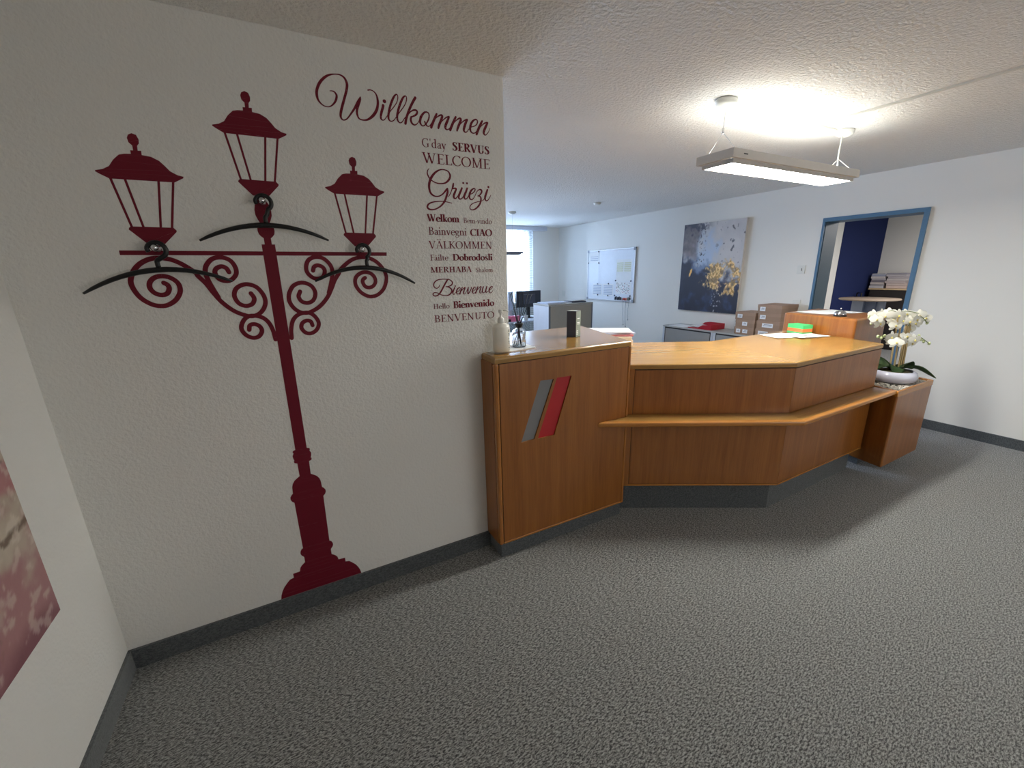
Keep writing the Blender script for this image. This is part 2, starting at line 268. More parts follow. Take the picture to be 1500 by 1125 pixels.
SCRIPT={'Willkommen': ([[(0.2657, 2.3039, 0.0027), (0.273, 2.305, 0.0038), (0.2823, 2.3029, 0.0057), (0.2887, 2.2931, 0.008), (0.2873, 2.2821, 0.0086), (0.2796, 2.2666, 0.0073), (0.2644, 2.2518, 0.0048), (0.2485, 2.2465, 0.0038), (0.232, 2.2508, 0.0049), (0.2189, 2.265, 0.0075), (0.2155, 2.2839, 0.0102), (0.2195, 2.3038, 0.0102), (0.2318, 2.3267, 0.0102), (0.2501, 2.3463, 0.0093), (0.2704, 2.3593, 0.0068), (0.292, 2.3655, 0.0042), (0.3111, 2.3661, 0.0053), (0.3257, 2.3587, 0.0077), (0.3327, 2.3447, 0.0096), (0.3332, 2.3323, 0.0101), (0.3278, 2.3116, 0.0097), (0.3165, 2.2828, 0.0097), (0.3052, 2.2539, 0.0101), (0.2969, 2.2289, 0.0097), (0.2964, 2.2142, 0.0078), (0.3044, 2.2069, 0.0047), (0.3179, 2.2123, 0.0049), (0.3339, 2.2302, 0.0059), (0.3528, 2.255, 0.0083), (0.3699, 2.2814, 0.0099), (0.3803, 2.2986, 0.0048)], [(0.3803, 2.2992, 0.0055), (0.3779, 2.29, 0.0099), (0.3698, 2.2722, 0.0111), (0.3626, 2.2526, 0.0095), (0.3608, 2.2375, 0.0084), (0.3661, 2.2214, 0.006), (0.3808, 2.2167, 0.005), (0.4019, 2.2213, 0.0077), (0.4246, 2.2385, 0.0112), (0.4404, 2.2596, 0.0112), (0.4477, 2.2795, 0.0102), (0.4497, 2.2986, 0.0092), (0.4455, 2.3185, 0.0061), (0.4362, 2.3283, 0.0044), (0.4242, 2.3316, 0.004), (0.4137, 2.3294, 0.0048)], [(0.4703, 2.2822, 0.0112), (0.4676, 2.2732, 0.0105), (0.4605, 2.255, 0.0102), (0.4564, 2.2403, 0.0088), (0.4571, 2.2301, 0.0068), (0.4638, 2.227, 0.0043), (0.4712, 2.2304, 0.0034), (0.4822, 2.2437, 0.0031), (0.4985, 2.2649, 0.0034), (0.5145, 2.2829, 0.0038), (0.5289, 2.3023, 0.0038), (0.5349, 2.319, 0.0043), (0.5341, 2.3291, 0.0043), (0.5289, 2.3314, 0.0051), (0.5201, 2.3231, 0.0077), (0.5096, 2.3058, 0.0094), (0.4983, 2.2806, 0.0094), (0.4905, 2.2559, 0.0094), (0.488, 2.2397, 0.0086), (0.4907, 2.2305, 0.0066), (0.4984, 2.227, 0.0043), (0.5096, 2.2321, 0.0038), (0.5197, 2.2438, 0.0031), (0.5361, 2.2644, 0.0035), (0.5524, 2.2834, 0.0038), (0.565, 2.3012, 0.0038), (0.572, 2.3181, 0.0044), (0.572, 2.3284, 0.0044), (0.5668, 2.3313, 0.0052), (0.5579, 2.324, 0.0078), (0.5473, 2.3066, 0.0095), (0.536, 2.2827, 0.0096), (0.5274, 2.2576, 0.0096), (0.5251, 2.2429, 0.0087), (0.5277, 2.232, 0.0066), (0.5353, 2.226, 0.0044), (0.5458, 2.2311, 0.0039), (0.5563, 2.2454, 0.0032), (0.5724, 2.2604, 0.0035), (0.5866, 2.2753, 0.0046), (0.6003, 2.2828, 0.0071), (0.6116, 2.2832, 0.0075), (0.6151, 2.2767, 0.0081), (0.6093, 2.2669, 0.0081), (0.5964, 2.259, 0.0062), (0.5849, 2.2553, 0.0043)], [(0.6109, 2.331, 0.011), (0.5992, 2.3141, 0.0106), (0.5819, 2.2843, 0.0102), (0.5659, 2.2498, 0.0103), (0.5592, 2.2263, 0.0106)], [(0.5906, 2.2571, 0.0053), (0.5842, 2.2474, 0.0089), (0.5867, 2.233, 0.0086), (0.5964, 2.226, 0.0063), (0.607, 2.2289, 0.0043), (0.6195, 2.242, 0.0036), (0.6286, 2.2613, 0.0081)], [(0.6571, 2.2835, 0.0058), (0.6473, 2.2802, 0.0076), (0.6348, 2.2671, 0.0099), (0.6269, 2.2512, 0.0105), (0.6252, 2.2378, 0.0091), (0.6316, 2.2279, 0.0058), (0.6413, 2.2282, 0.0046), (0.6537, 2.2397, 0.0055), (0.6635, 2.2543, 0.0066), (0.668, 2.2698, 0.0062), (0.6655, 2.2802, 0.0058), (0.6571, 2.2835, 0.0058)], [(0.6455, 2.2454, 0.0055), (0.6496, 2.2359, 0.0077), (0.6567, 2.2285, 0.0051), (0.6665, 2.2297, 0.0037), (0.6772, 2.2427, 0.0033)], [(0.7033, 2.2818, 0.0086), (0.6964, 2.2698, 0.0103), (0.6825, 2.2434, 0.0113), (0.6742, 2.2253, 0.0109)], [(0.6825, 2.2434, 0.0034), (0.698, 2.2641, 0.0038), (0.7129, 2.2759, 0.0057), (0.7253, 2.2804, 0.008), (0.7289, 2.2749, 0.0103), (0.7217, 2.2586, 0.011), (0.7124, 2.2403, 0.011), (0.7074, 2.2267, 0.0087)], [(0.7136, 2.2438, 0.003), (0.7321, 2.2616, 0.0038), (0.7472, 2.2736, 0.0054), (0.7609, 2.2791, 0.0065), (0.76, 2.2756, 0.0086), (0.7525, 2.2608, 0.0111), (0.7436, 2.2441, 0.0115), (0.7407, 2.2316, 0.01), (0.746, 2.2257, 0.0062), (0.7544, 2.2272, 0.0046), (0.7631, 2.2344, 0.0039), (0.7721, 2.2442, 0.0039), (0.79, 2.2638, 0.0039), (0.8032, 2.2746, 0.0059), (0.8144, 2.2792, 0.0082), (0.8179, 2.2735, 0.0102), (0.8106, 2.2577, 0.0114), (0.8011, 2.239, 0.0106), (0.7966, 2.227, 0.0079)], [(0.7936, 2.2817, 0.0089), (0.7861, 2.2694, 0.0107), (0.772, 2.2433, 0.0116), (0.7636, 2.2257, 0.0113)], [(0.8035, 2.2445, 0.0031), (0.8215, 2.2626, 0.0039), (0.837, 2.2742, 0.0055), (0.8491, 2.2791, 0.0067), (0.8482, 2.2757, 0.0089), (0.8395, 2.2604, 0.0115), (0.8325, 2.2428, 0.0115), (0.8304, 2.2319, 0.0099), (0.8365, 2.2255, 0.006), (0.8453, 2.2283, 0.0044), (0.8544, 2.2383, 0.0036), (0.8681, 2.2503, 0.004), (0.8836, 2.2558, 0.0044), (0.8961, 2.2648, 0.0053), (0.901, 2.2762, 0.0061), (0.8981, 2.2833, 0.006), (0.8894, 2.2839, 0.0064), (0.877, 2.2758, 0.009), (0.8669, 2.2612, 0.0108), (0.8624, 2.2446, 0.0104), (0.865, 2.2324, 0.008), (0.8745, 2.226, 0.0052), (0.8867, 2.2287, 0.0041), (0.8982, 2.2399, 0.0037), (0.9214, 2.2626, 0.0041), (0.9376, 2.275, 0.0061), (0.9524, 2.2794, 0.007), (0.9506, 2.2743, 0.0092), (0.9426, 2.2607, 0.0119), (0.934, 2.2442, 0.0119), (0.9313, 2.233, 0.0099), (0.9366, 2.2254, 0.0058), (0.9446, 2.2281, 0.0041), (0.9553, 2.2394, 0.0033), (0.965, 2.257, 0.0025)], [(0.925, 2.2819, 0.0085), (0.9173, 2.2693, 0.0112), (0.9028, 2.2432, 0.0122), (0.8942, 2.2241, 0.0114)]], [(0.4771, 2.2985, 0.0073)]), 'Grüezi': ([[(0.6507, 2.0569, 0.0022), (0.6434, 2.047, 0.0049), (0.642, 2.0345, 0.0062), (0.649, 2.0184, 0.0063), (0.66, 2.0087, 0.005), (0.6773, 2.0005, 0.0052), (0.6987, 1.9978, 0.0055), (0.7232, 2.0016, 0.0069), (0.7413, 2.0146, 0.0093), (0.7504, 2.0302, 0.0093), (0.7481, 2.045, 0.0074), (0.7366, 2.0552, 0.0055), (0.7149, 2.0581, 0.005), (0.6954, 2.0529, 0.0068), (0.6753, 2.0392, 0.0095), (0.6584, 2.0191, 0.0112), (0.6485, 1.9974, 0.0113), (0.6459, 1.9783, 0.0108), (0.6492, 1.9595, 0.0095), (0.659, 1.9474, 0.008), (0.6754, 1.9419, 0.0055), (0.695, 1.9452, 0.0055), (0.7129, 1.957, 0.0065), (0.7288, 1.9741, 0.0084), (0.7339, 1.9777, 0.007)], [(0.7345, 1.9788, 0.007), (0.7334, 1.9626, 0.0105), (0.7244, 1.9382, 0.0098), (0.7127, 1.918, 0.0089), (0.6943, 1.8997, 0.007), (0.669, 1.8865, 0.0058), (0.6471, 1.8834, 0.0069), (0.6343, 1.8882, 0.0087), (0.6313, 1.8967, 0.0087), (0.6393, 1.9078, 0.0073), (0.6591, 1.9163, 0.0057), (0.6885, 1.9211, 0.0046), (0.7179, 1.9215, 0.0042), (0.7524, 1.9167, 0.0033)], [(0.7366, 1.9432, 0.0033), (0.7476, 1.9591, 0.0042), (0.7562, 1.977, 0.0052), (0.762, 1.9903, 0.0094), (0.7647, 2.0024, 0.007)], [(0.7576, 1.9796, 0.0047), (0.769, 1.9821, 0.0071), (0.7776, 1.9805, 0.0076), (0.7704, 1.9648, 0.0099), (0.7632, 1.9491, 0.0106), (0.7663, 1.9383, 0.0076), (0.7765, 1.9411, 0.0048), (0.7888, 1.9561, 0.0043), (0.7959, 1.9686, 0.0071)], [(0.807, 1.9857, 0.0086), (0.7984, 1.9687, 0.01), (0.7883, 1.9484, 0.0105), (0.7915, 1.9375, 0.0072), (0.8044, 1.9404, 0.0048), (0.8169, 1.9566, 0.0043), (0.8239, 1.9681, 0.0067)], [(0.8339, 1.9863, 0.0087), (0.8266, 1.9705, 0.0101), (0.8165, 1.95, 0.0106), (0.8198, 1.9391, 0.0072), (0.8303, 1.9419, 0.0048), (0.8428, 1.9582, 0.0039), (0.8601, 1.9659, 0.0044), (0.8725, 1.9777, 0.0054), (0.8742, 1.9863, 0.0054), (0.8664, 1.9873, 0.0058), (0.8528, 1.9765, 0.0092), (0.8441, 1.9582, 0.0102), (0.8446, 1.9427, 0.0078), (0.8561, 1.9377, 0.0049), (0.8699, 1.9508, 0.0034), (0.8814, 1.9716, 0.0034), (0.8939, 1.9835, 0.0049), (0.9058, 1.9843, 0.0084), (0.9094, 1.9756, 0.0084), (0.8995, 1.9615, 0.0064), (0.888, 1.9552, 0.0044)], [(0.8926, 1.9561, 0.0044), (0.903, 1.9504, 0.0079), (0.9022, 1.9323, 0.009), (0.892, 1.9136, 0.0085), (0.8725, 1.8968, 0.0069), (0.8537, 1.8914, 0.0049), (0.8436, 1.8977, 0.0049), (0.8455, 1.9091, 0.0044), (0.8605, 1.9211, 0.0039), (0.8847, 1.9291, 0.0035), (0.9145, 1.9375, 0.0035), (0.9288, 1.9587, 0.004)], [(0.9403, 1.9865, 0.009), (0.9334, 1.9703, 0.0105), (0.9258, 1.9494, 0.0105), (0.9307, 1.9372, 0.0065), (0.9416, 1.9401, 0.0045), (0.9531, 1.9555, 0.0035), (0.9576, 1.9638, 0.0025)]], [(0.8146, 2.008, 0.0048), (0.8338, 2.0083, 0.0048), (0.9462, 1.9993, 0.0055)]), 'Bienvenue': ([[(0.6644, 1.5413, 0.0031), (0.6616, 1.5338, 0.004), (0.6507, 1.5266, 0.004), (0.6395, 1.5314, 0.0053), (0.6353, 1.5423, 0.0058), (0.6413, 1.556, 0.0058), (0.6581, 1.5663, 0.0049), (0.6814, 1.5689, 0.004), (0.7117, 1.5669, 0.0041), (0.7255, 1.5611, 0.0055), (0.7319, 1.55, 0.0064), (0.7253, 1.5392, 0.0064), (0.7119, 1.5342, 0.0046), (0.6965, 1.533, 0.0032)], [(0.6965, 1.533, 0.0036), (0.7139, 1.5287, 0.0059), (0.7252, 1.5183, 0.0078), (0.7257, 1.5073, 0.0078), (0.7141, 1.4945, 0.0064), (0.6948, 1.4898, 0.0046), (0.6716, 1.4941, 0.0041), (0.6537, 1.5037, 0.0041), (0.6377, 1.5065, 0.0045), (0.6293, 1.5015, 0.0054), (0.631, 1.4938, 0.0058), (0.6411, 1.4901, 0.0058), (0.6554, 1.4949, 0.0063), (0.6679, 1.5074, 0.0077), (0.6861, 1.5351, 0.0077), (0.7043, 1.5617, 0.0077), (0.7106, 1.5681, 0.0063)], [(0.7424, 1.5265, 0.0065), (0.7356, 1.5135, 0.0069), (0.7312, 1.5004, 0.0065), (0.7368, 1.4935, 0.0042), (0.7458, 1.502, 0.0028), (0.7606, 1.5081, 0.0037), (0.771, 1.5188, 0.0042), (0.769, 1.5256, 0.0042), (0.759, 1.5215, 0.006), (0.751, 1.5085, 0.0065), (0.7527, 1.4961, 0.0051), (0.7623, 1.4957, 0.0033), (0.7727, 1.5054, 0.0028), (0.7907, 1.5214, 0.0052), (0.7982, 1.5245, 0.0047), (0.7899, 1.5069, 0.0071), (0.788, 1.4957, 0.0057), (0.7953, 1.4943, 0.0033), (0.806, 1.5085, 0.0028), (0.815, 1.5243, 0.0047)], [(0.7824, 1.5255, 0.0061), (0.7728, 1.5076, 0.007), (0.7684, 1.4943, 0.0066)], [(0.815, 1.5243, 0.0062), (0.8122, 1.5082, 0.0071), (0.8119, 1.4936, 0.0062), (0.8219, 1.5033, 0.0048), (0.8314, 1.5188, 0.0048), (0.831, 1.5256, 0.0038)], [(0.8319, 1.5029, 0.0029), (0.8472, 1.5091, 0.0034), (0.8565, 1.519, 0.0038), (0.8531, 1.5259, 0.0038), (0.844, 1.5206, 0.0062), (0.8371, 1.5073, 0.0067), (0.839, 1.4958, 0.0048), (0.8478, 1.4955, 0.0029), (0.8597, 1.5063, 0.0029), (0.8783, 1.5234, 0.0048), (0.8861, 1.5259, 0.0044), (0.8789, 1.5079, 0.0068), (0.8776, 1.4965, 0.0053), (0.8847, 1.495, 0.0029), (0.8944, 1.5118, 0.0029)], [(0.8683, 1.5265, 0.0058), (0.8598, 1.5086, 0.0067), (0.8541, 1.4947, 0.0063)], [(0.8989, 1.5254, 0.0063), (0.893, 1.5096, 0.0068), (0.8942, 1.4958, 0.0054), (0.9041, 1.4977, 0.0034), (0.9124, 1.5111, 0.0034)], [(0.9182, 1.5259, 0.0064), (0.9123, 1.5089, 0.0069), (0.9126, 1.4962, 0.0054), (0.9237, 1.5015, 0.003), (0.9424, 1.5123, 0.0035), (0.9507, 1.5224, 0.004), (0.9469, 1.526, 0.0039), (0.9375, 1.5194, 0.0064), (0.9304, 1.5058, 0.0069), (0.9339, 1.4941, 0.0049), (0.9444, 1.4948, 0.0035), (0.9541, 1.5072, 0.002)]], [(0.7458, 1.5341, 0.0039)])}
WORDS=[("G'day", 0.6277, 0.738, 2.1433, 0.0355, 0), ('SERVUS', 0.7709, 0.9558, 2.1431, 0.035, 1), ('WELCOME', 0.6269, 0.9564, 2.0792, 0.0425, 0), ('Welkom', 0.6282, 0.783, 1.8321, 0.032, 1), ('Bem-vindo', 0.8063, 0.9572, 1.8299, 0.0246, 0), ('Bainvegni', 0.6287, 0.8188, 1.7729, 0.0345, 0), ('CIAO', 0.8413, 0.9555, 1.7719, 0.0317, 1), ('VÄLKOMMEN', 0.6276, 0.9552, 1.7116, 0.0339, 0), ('Fáilte', 0.6279, 0.7161, 1.6565, 0.0271, 0), ('Dobrodošli', 0.7421, 0.9538, 1.6556, 0.031, 1), ('MERHABA', 0.6263, 0.8361, 1.6001, 0.0269, 0.5), ('Shalom', 0.8605, 0.9546, 1.598, 0.0223, 0), ('Hello', 0.6264, 0.7082, 1.4277, 0.0241, 0), ('Bienvenido', 0.7308, 0.9544, 1.4255, 0.0344, 1), ('BENVENUTO', 0.6275, 0.9541, 1.3619, 0.0348, 0)]
SCROLLS=[[(-0.3944, 1.5851), (-0.3847, 1.5771), (-0.3828, 1.5637), (-0.3915, 1.547), (-0.4083, 1.5417), (-0.4265, 1.5485), (-0.4376, 1.5658), (-0.4355, 1.5859), (-0.4218, 1.6021), (-0.4011, 1.6092), (-0.3783, 1.6058), (-0.359, 1.592), (-0.3505, 1.5735), (-0.353, 1.5491), (-0.3701, 1.5227), (-0.3955, 1.5055), (-0.418, 1.5019), (-0.4439, 1.5094), (-0.47, 1.5325), (-0.4844, 1.564), (-0.4871, 1.5946), (-0.4735, 1.6267), (-0.4517, 1.6518), (-0.4241, 1.6678), (-0.3963, 1.6734), (-0.366, 1.6697), (-0.3404, 1.6589), (-0.3121, 1.6382), (-0.2914, 1.6171), (-0.287, 1.6067), (-0.2672, 1.5784), (-0.2507, 1.5446), (-0.2288, 1.5065), (-0.1966, 1.4719), (-0.1639, 1.4524), (-0.1375, 1.4453), (-0.1116, 1.4525), (-0.0913, 1.4726), (-0.0809, 1.4987), (-0.0837, 1.5271), (-0.1012, 1.5575), (-0.1265, 1.5705), (-0.1506, 1.5695), (-0.1738, 1.555), (-0.1836, 1.5281), (-0.174, 1.5001), (-0.1521, 1.4874), (-0.1283, 1.4935), (-0.1178, 1.5147), (-0.126, 1.536)], [(-0.1863, 1.6193), (-0.1924, 1.6343), (-0.207, 1.6411), (-0.2253, 1.6332), (-0.2318, 1.6169), (-0.2234, 1.5953), (-0.2035, 1.5864), (-0.1824, 1.5908), (-0.1637, 1.6121), (-0.1627, 1.6388), (-0.1759, 1.6637), (-0.2026, 1.6746), (-0.2317, 1.669), (-0.2537, 1.6466), (-0.2619, 1.6208), (-0.258, 1.5913), (-0.2492, 1.5612), (-0.237, 1.5255)], [(-0.1555, 1.3911), (-0.1502, 1.4087), (-0.1335, 1.4128), (-0.1164, 1.4024), (-0.1117, 1.382), (-0.126, 1.3613), (-0.1485, 1.3579), (-0.1708, 1.3726), (-0.1812, 1.3986), (-0.1712, 1.4263), (-0.1515, 1.4444), (-0.1281, 1.4464), (-0.1015, 1.4374), (-0.0826, 1.4162), (-0.0718, 1.3823), (-0.068, 1.343)]]
LANTERN=([(-0.5058, 1.9553), (-0.4858, 1.9604), (-0.4675, 1.9708), (-0.4528, 1.9915), (-0.4342, 2.0091), (-0.4184, 2.0131), (-0.4016, 2.014), (-0.4008, 2.0255), (-0.3932, 2.0255), (-0.3923, 2.0405), (-0.393, 2.0414), (-0.4004, 2.0494), (-0.4021, 2.0632), (-0.397, 2.0736), (-0.3868, 2.0789), (-0.3755, 2.075), (-0.3712, 2.0614), (-0.3731, 2.0488), (-0.3793, 2.0411), (-0.3808, 2.026), (-0.3714, 2.0266), (-0.3726, 2.0133), (-0.3482, 2.0102), (-0.3281, 1.9993), (-0.315, 1.984), (-0.3034, 1.9682), (-0.2842, 1.9566), (-0.2675, 1.953), (-0.2692, 1.9476), (-0.2971, 1.9319), (-0.4742, 1.9319), (-0.4952, 1.9438), (-0.5066, 1.9517)], [[(-0.4715, 1.9332), (-0.4467, 1.7778)], [(-0.4335, 1.9324), (-0.4148, 1.7787)], [(-0.3423, 1.9332), (-0.3663, 1.7776)], [(-0.3013, 1.9323), (-0.3337, 1.7777)]], [(-0.4493, 1.78), (-0.3295, 1.7786), (-0.3219, 1.7689), (-0.3232, 1.7637), (-0.3658, 1.7203), (-0.4161, 1.7238), (-0.4571, 1.7695), (-0.455, 1.7753)])
ORCHID={'flowers': [(4.05, 1.526, 1.173), (4.119, 1.525, 1.136), (4.102, 1.495, 1.199), (4.223, 1.517, 1.211), (4.258, 1.495, 1.161), (4.175, 1.445, 1.124), (4.201, 1.419, 1.162), (4.316, 1.442, 1.205), (4.423, 1.436, 1.177), (4.379, 1.383, 1.195), (4.421, 1.409, 1.125), (4.121, 1.435, 1.039), (4.122, 1.399, 1.0), (4.209, 1.388, 0.999), (4.312, 1.385, 1.011), (4.387, 1.391, 0.97), (4.429, 1.437, 1.077), (4.457, 1.388, 1.195), (4.177, 1.55, 1.2), (4.09, 1.56, 1.2), (4.223, 1.455, 1.2), (4.292, 1.403, 1.151), (4.328, 1.377, 1.167), (4.418, 1.355, 1.173), (4.191, 1.446, 1.003), (4.267, 1.434, 1.02), (4.265, 1.394, 1.036), (4.304, 1.353, 1.01)], 'buds': [(4.05, 1.578, 1.19), (4.057, 1.558, 1.138), (4.444, 1.361, 1.16), (4.469, 1.351, 1.17), (4.45, 1.35, 1.134), (4.09, 1.51, 1.037), (4.112, 1.495, 1.026), (4.139, 1.486, 1.041), (4.378, 1.358, 1.036), (4.388, 1.344, 1.009), (4.405, 1.33, 0.993), (4.441, 1.306, 0.976)], 'stems': [[(4.133, 1.407, 0.779), (4.184, 1.436, 0.956), (4.229, 1.457, 1.102), (4.268, 1.477, 1.232)], [(4.162, 1.392, 0.779), (4.215, 1.424, 0.971), (4.269, 1.448, 1.143)], [(4.189, 1.374, 0.767), (4.253, 1.403, 0.97), (4.313, 1.428, 1.153)], [(4.218, 1.359, 0.767), (4.286, 1.385, 0.97), (4.343, 1.415, 1.162)], [(4.204, 1.366, 0.767), (4.269, 1.399, 0.986), (4.312, 1.416, 1.111)]], 'sprays': [[(4.234, 1.466, 1.219), (4.189, 1.496, 1.236), (4.134, 1.519, 1.216), (4.078, 1.541, 1.192), (4.026, 1.569, 1.193)], [(4.245, 1.464, 1.229), (4.302, 1.433, 1.228), (4.371, 1.392, 1.211), (4.442, 1.343, 1.172)], [(4.212, 1.411, 1.001), (4.159, 1.449, 1.033), (4.113, 1.476, 1.045), (4.065, 1.501, 1.041)], [(4.242, 1.398, 1.01), (4.292, 1.378, 1.03), (4.35, 1.348, 1.034), (4.414, 1.298, 0.98)], [(4.286, 1.407, 1.114), (4.333, 1.401, 1.175), (4.391, 1.373, 1.184), (4.422, 1.342, 1.136)]], 'leaves': [[(4.174, 1.381, 0.763), (4.116, 1.41, 0.759), (4.057, 1.438, 0.75)], [(4.174, 1.381, 0.763), (4.262, 1.337, 0.771), (4.325, 1.305, 0.775)], [(4.157, 1.394, 0.779), (4.124, 1.422, 0.811), (4.074, 1.445, 0.802)], [(4.174, 1.381, 0.763), (4.219, 1.35, 0.741), (4.286, 1.314, 0.739)], [(4.146, 1.397, 0.768), (4.08, 1.434, 0.775), (4.043, 1.457, 0.787)]]}

WAY, H, BX, CX, XE, YB = 1.996, 2.481, 5.433, -.803, 1.041, 7.94

# ---------------------------------------------------------------- the room shell
struct('floor', MB().box(-3.2, 10.6, -3.2, 8.1, -.05, 0), CP)
struct('ceiling', MB().box(-3.2, 10.6, -3.2, 8.1, H, H + .1), PC)
struct('wall_left', MB().box(CX - .12, CX, -3.2, WAY + .01, 0, H), PW)
struct('wall_center', MB().box(CX - .12, XE, WAY, WAY + .14, 0, H, bev=.004, seg=2, which=lambda e: abs(e.verts[0].co.x - XE) < .01 and abs(e.verts[1].co.x - XE) < .01 and abs(e.verts[0].co.z - e.verts[1].co.z) > 1), PW)
wr = MB()
DY0, DY1, DZ = 1.850, 2.688, 2.056
wr.box(BX, BX + .26, 2.70, 8.1, 0, H); wr.box(BX, BX + .26, -3.2, 1.822, 0, H); wr.box(BX, BX + .26, 1.822, 2.70, 2.086, H)
struct('wall_right', wr, PS)
struct('wall_back', MB().box(-3.2, BX + .26, -3.2, -3.1, 0, H), PS)
struct('wall_hall', MB().box(-3.3, -3.2, -3.2, 8.1, 0, H), PS)
ww = MB(); wins = [(.25, 2.35), (2.86, 4.62)]
ww.box(-3.2, .25, YB, YB + .2, 0, H); ww.box(2.35, 2.86, YB, YB + .2, 0, H); ww.box(4.62, BX + .3, YB, YB + .2, 0, H)
for a, b_ in wins: ww.box(a, b_, YB, YB + .2, 0, .95); ww.box(a, b_, YB, YB + .2, 2.38, H)
struct('wall_window', ww, PS)
for i, (a, b_) in enumerate(wins):
    f = MB()
    for x0, x1, z0, z1 in ((a, b_, .95, 1.01), (a, b_, 2.32, 2.38), (a, a + .06, 1.01, 2.32), (b_ - .06, b_, 1.01, 2.32), ((a + b_) / 2 - .05, (a + b_) / 2 + .05, 1.01, 2.32)):
        f.box(x0, x1, YB + .08, YB + .14, z0, z1)
    w_ = struct('window_%d' % (i + 1), f, WH)
    g = MB().box(a + .06, (a + b_) / 2 - .05, YB + .105, YB + .111, 1.01, 2.32); g.box((a + b_) / 2 + .05, b_ - .06, YB + .105, YB + .111, 1.01, 2.32)
    gm = bpy.data.materials.get('window_glass')
    if not gm:
        gm = bpy.data.materials.new('window_glass'); gm.use_nodes = True; nt = gm.node_tree; nt.nodes.remove(nt.nodes['Principled BSDF'])
        tr = nt.nodes.new('ShaderNodeBsdfTransparent'); gl = nt.nodes.new('ShaderNodeBsdfGlossy'); gl.inputs['Roughness'].default_value = .02
        fr = nt.nodes.new('ShaderNodeFresnel'); ms = nt.nodes.new('ShaderNodeMixShader')
        nt.links.new(fr.outputs[0], ms.inputs[0]); nt.links.new(tr.outputs[0], ms.inputs[1]); nt.links.new(gl.outputs[0], ms.inputs[2]); nt.links.new(ms.outputs[0], nt.nodes['Material Output'].inputs['Surface'])
    link('pane', g, gm, w_)
    link('window_sill', MB().box(a - .04, b_ + .04, YB - .14, YB + .06, .92, .95, bev=.005), WH, w_)
# skirting, carpet strips with a pale cut edge
def skirt(name, x0, x1, y0, y1):
    o = struct(name, MB().box(x0, x1, y0, y1, 0, .093), CB)
    return o
skirt('baseboard_center', CX, .88, WAY - .012, WAY)
skirt('baseboard_left', CX, CX + .012, -3.1, WAY)
skirt('baseboard_right', BX - .012, BX, -3.1, DY0 - .05)
skirt('baseboard_right', BX - .012, BX, DY1 + .05, YB)
# doorway: blue steel frame around the opening, jambs and head
fr = MB()
yo0, yo1, zo = 1.812, 2.710, 2.096
fr.box(BX - .02, BX + .27, DY1, yo1, 0, zo); fr.box(BX - .02, BX + .27, yo0, DY0, 0, zo); fr.box(BX - .02, BX + .27, DY0, DY1, DZ, zo)
struct('door_1', fr, BLUEF)
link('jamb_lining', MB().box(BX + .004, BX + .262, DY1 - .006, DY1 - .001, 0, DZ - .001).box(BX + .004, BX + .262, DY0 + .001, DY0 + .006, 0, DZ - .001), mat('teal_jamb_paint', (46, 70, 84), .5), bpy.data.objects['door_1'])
# the room behind the doorway
struct('wall_far_room_side', MB().box(BX + .26, 8.85, 4.07, 4.2, 0, H), PS)
struct('wall_far_room_navy', MB().box(8.85, 10.45, 4.06, 4.2, 0, H), PN)
struct('wall_far_room_end', MB().box(10.4, 10.55, -3.2, 4.2, 0, H), PS)
struct('trim_threshold', MB().box(BX, BX + .26, DY0, DY1, 0, .006), GRYM)

# ---------------------------------------------------------------- lamp post decal
def lx(z): return -.0365 + (z - 1.7) * .007
T = thing('lamp_post_decal', 'large dark red street lamp silhouette with three lanterns stuck on the wall', 'wall decal', (-.04, WAY, .09))
prof = [(1.7236, .0235), (1.50, .0236), (1.2, .0236), (.838, .0236), (.837, .028), (.834, .034), (.828, .036), (.823, .033), (.810, .0385), (.797, .037), (.788, .034), (.783, .037), (.775, .035), (.771, .0245), (.707, .0235), (.700, .034), (.690, .047), (.676, .056), (.660, .0605), (.628, .062),
        (.622, .068), (.612, .0745), (.600, .0755), (.589, .071), (.580, .062), (.45, .0605), (.334, .059), (.330, .066), (.318, .072), (.306, .073), (.296, .069), (.285, .060), (.256, .060), (.250, .068), (.243, .076), (.232, .084), (.214, .088), (.2125, .118), (.190, .118), (.186, .135), (.174, .147), (.155, .163), (.135, .174), (.115, .181), (.094, .185)]
neck = [(1.901, .016), (1.893, .012), (1.884, .017), (1.870, .0245), (1.850, .0285), (1.832, .028), (1.815, .022), (1.803, .016), (1.796, .024), (1.786, .0285), (1.774, .0295), (1.762, .027), (1.752, .019), (1.747, .0125), (1.7235, .0125), (1.7234, .0235)]
def profile(pr_):
    return [[(lx(z0) - a, z0), (lx(z0) + a, z0), (lx(z1) + b, z1), (lx(z1) - b, z1)] for (z0, a), (z1, b) in zip(pr_, pr_[1:])]
cut = [p for p in prof if p[0] >= .70]; low = [p for p in prof if p[0] <= .707]
link('lamp_post_shaft', flat(profile(cut), WAY), VR, T)
link('lamp_post_base', flat(profile(low), WAY), VR, T)
link('lamp_post_neck', flat(profile(neck), WAY), VR, T)
link('crossbar', flat([[(-.4985, 1.6835), (.4245, 1.6785), (.426, 1.694), (-.498, 1.6993)]], WAY - .0004), VR, T)
def lam(z): return -.0365 + (z - 1.7) * .004
for sg in (0, 1):
    for S in SCROLLS:
        p = catmull([(x if not sg else 2 * lam(z) - x, z) for x, z in S], 5)
        link('scroll', flat(ribbon([(x, z, .0165) for x, z in p]), WAY - .0008 - .0001 * len(p) / 100), VR, T)
LC = ((-.3867, 1.954, 0), (-.0309, 2.133, 0), (.322, 1.949, 0))
def tess(p):
    from mathutils.geometry import tessellate_polygon
    v = [Vector((q[0], q[1], 0)) for q in p]
    return [[(v[i].x, v[i].y) for i in t] for t in tessellate_polygon([v])]
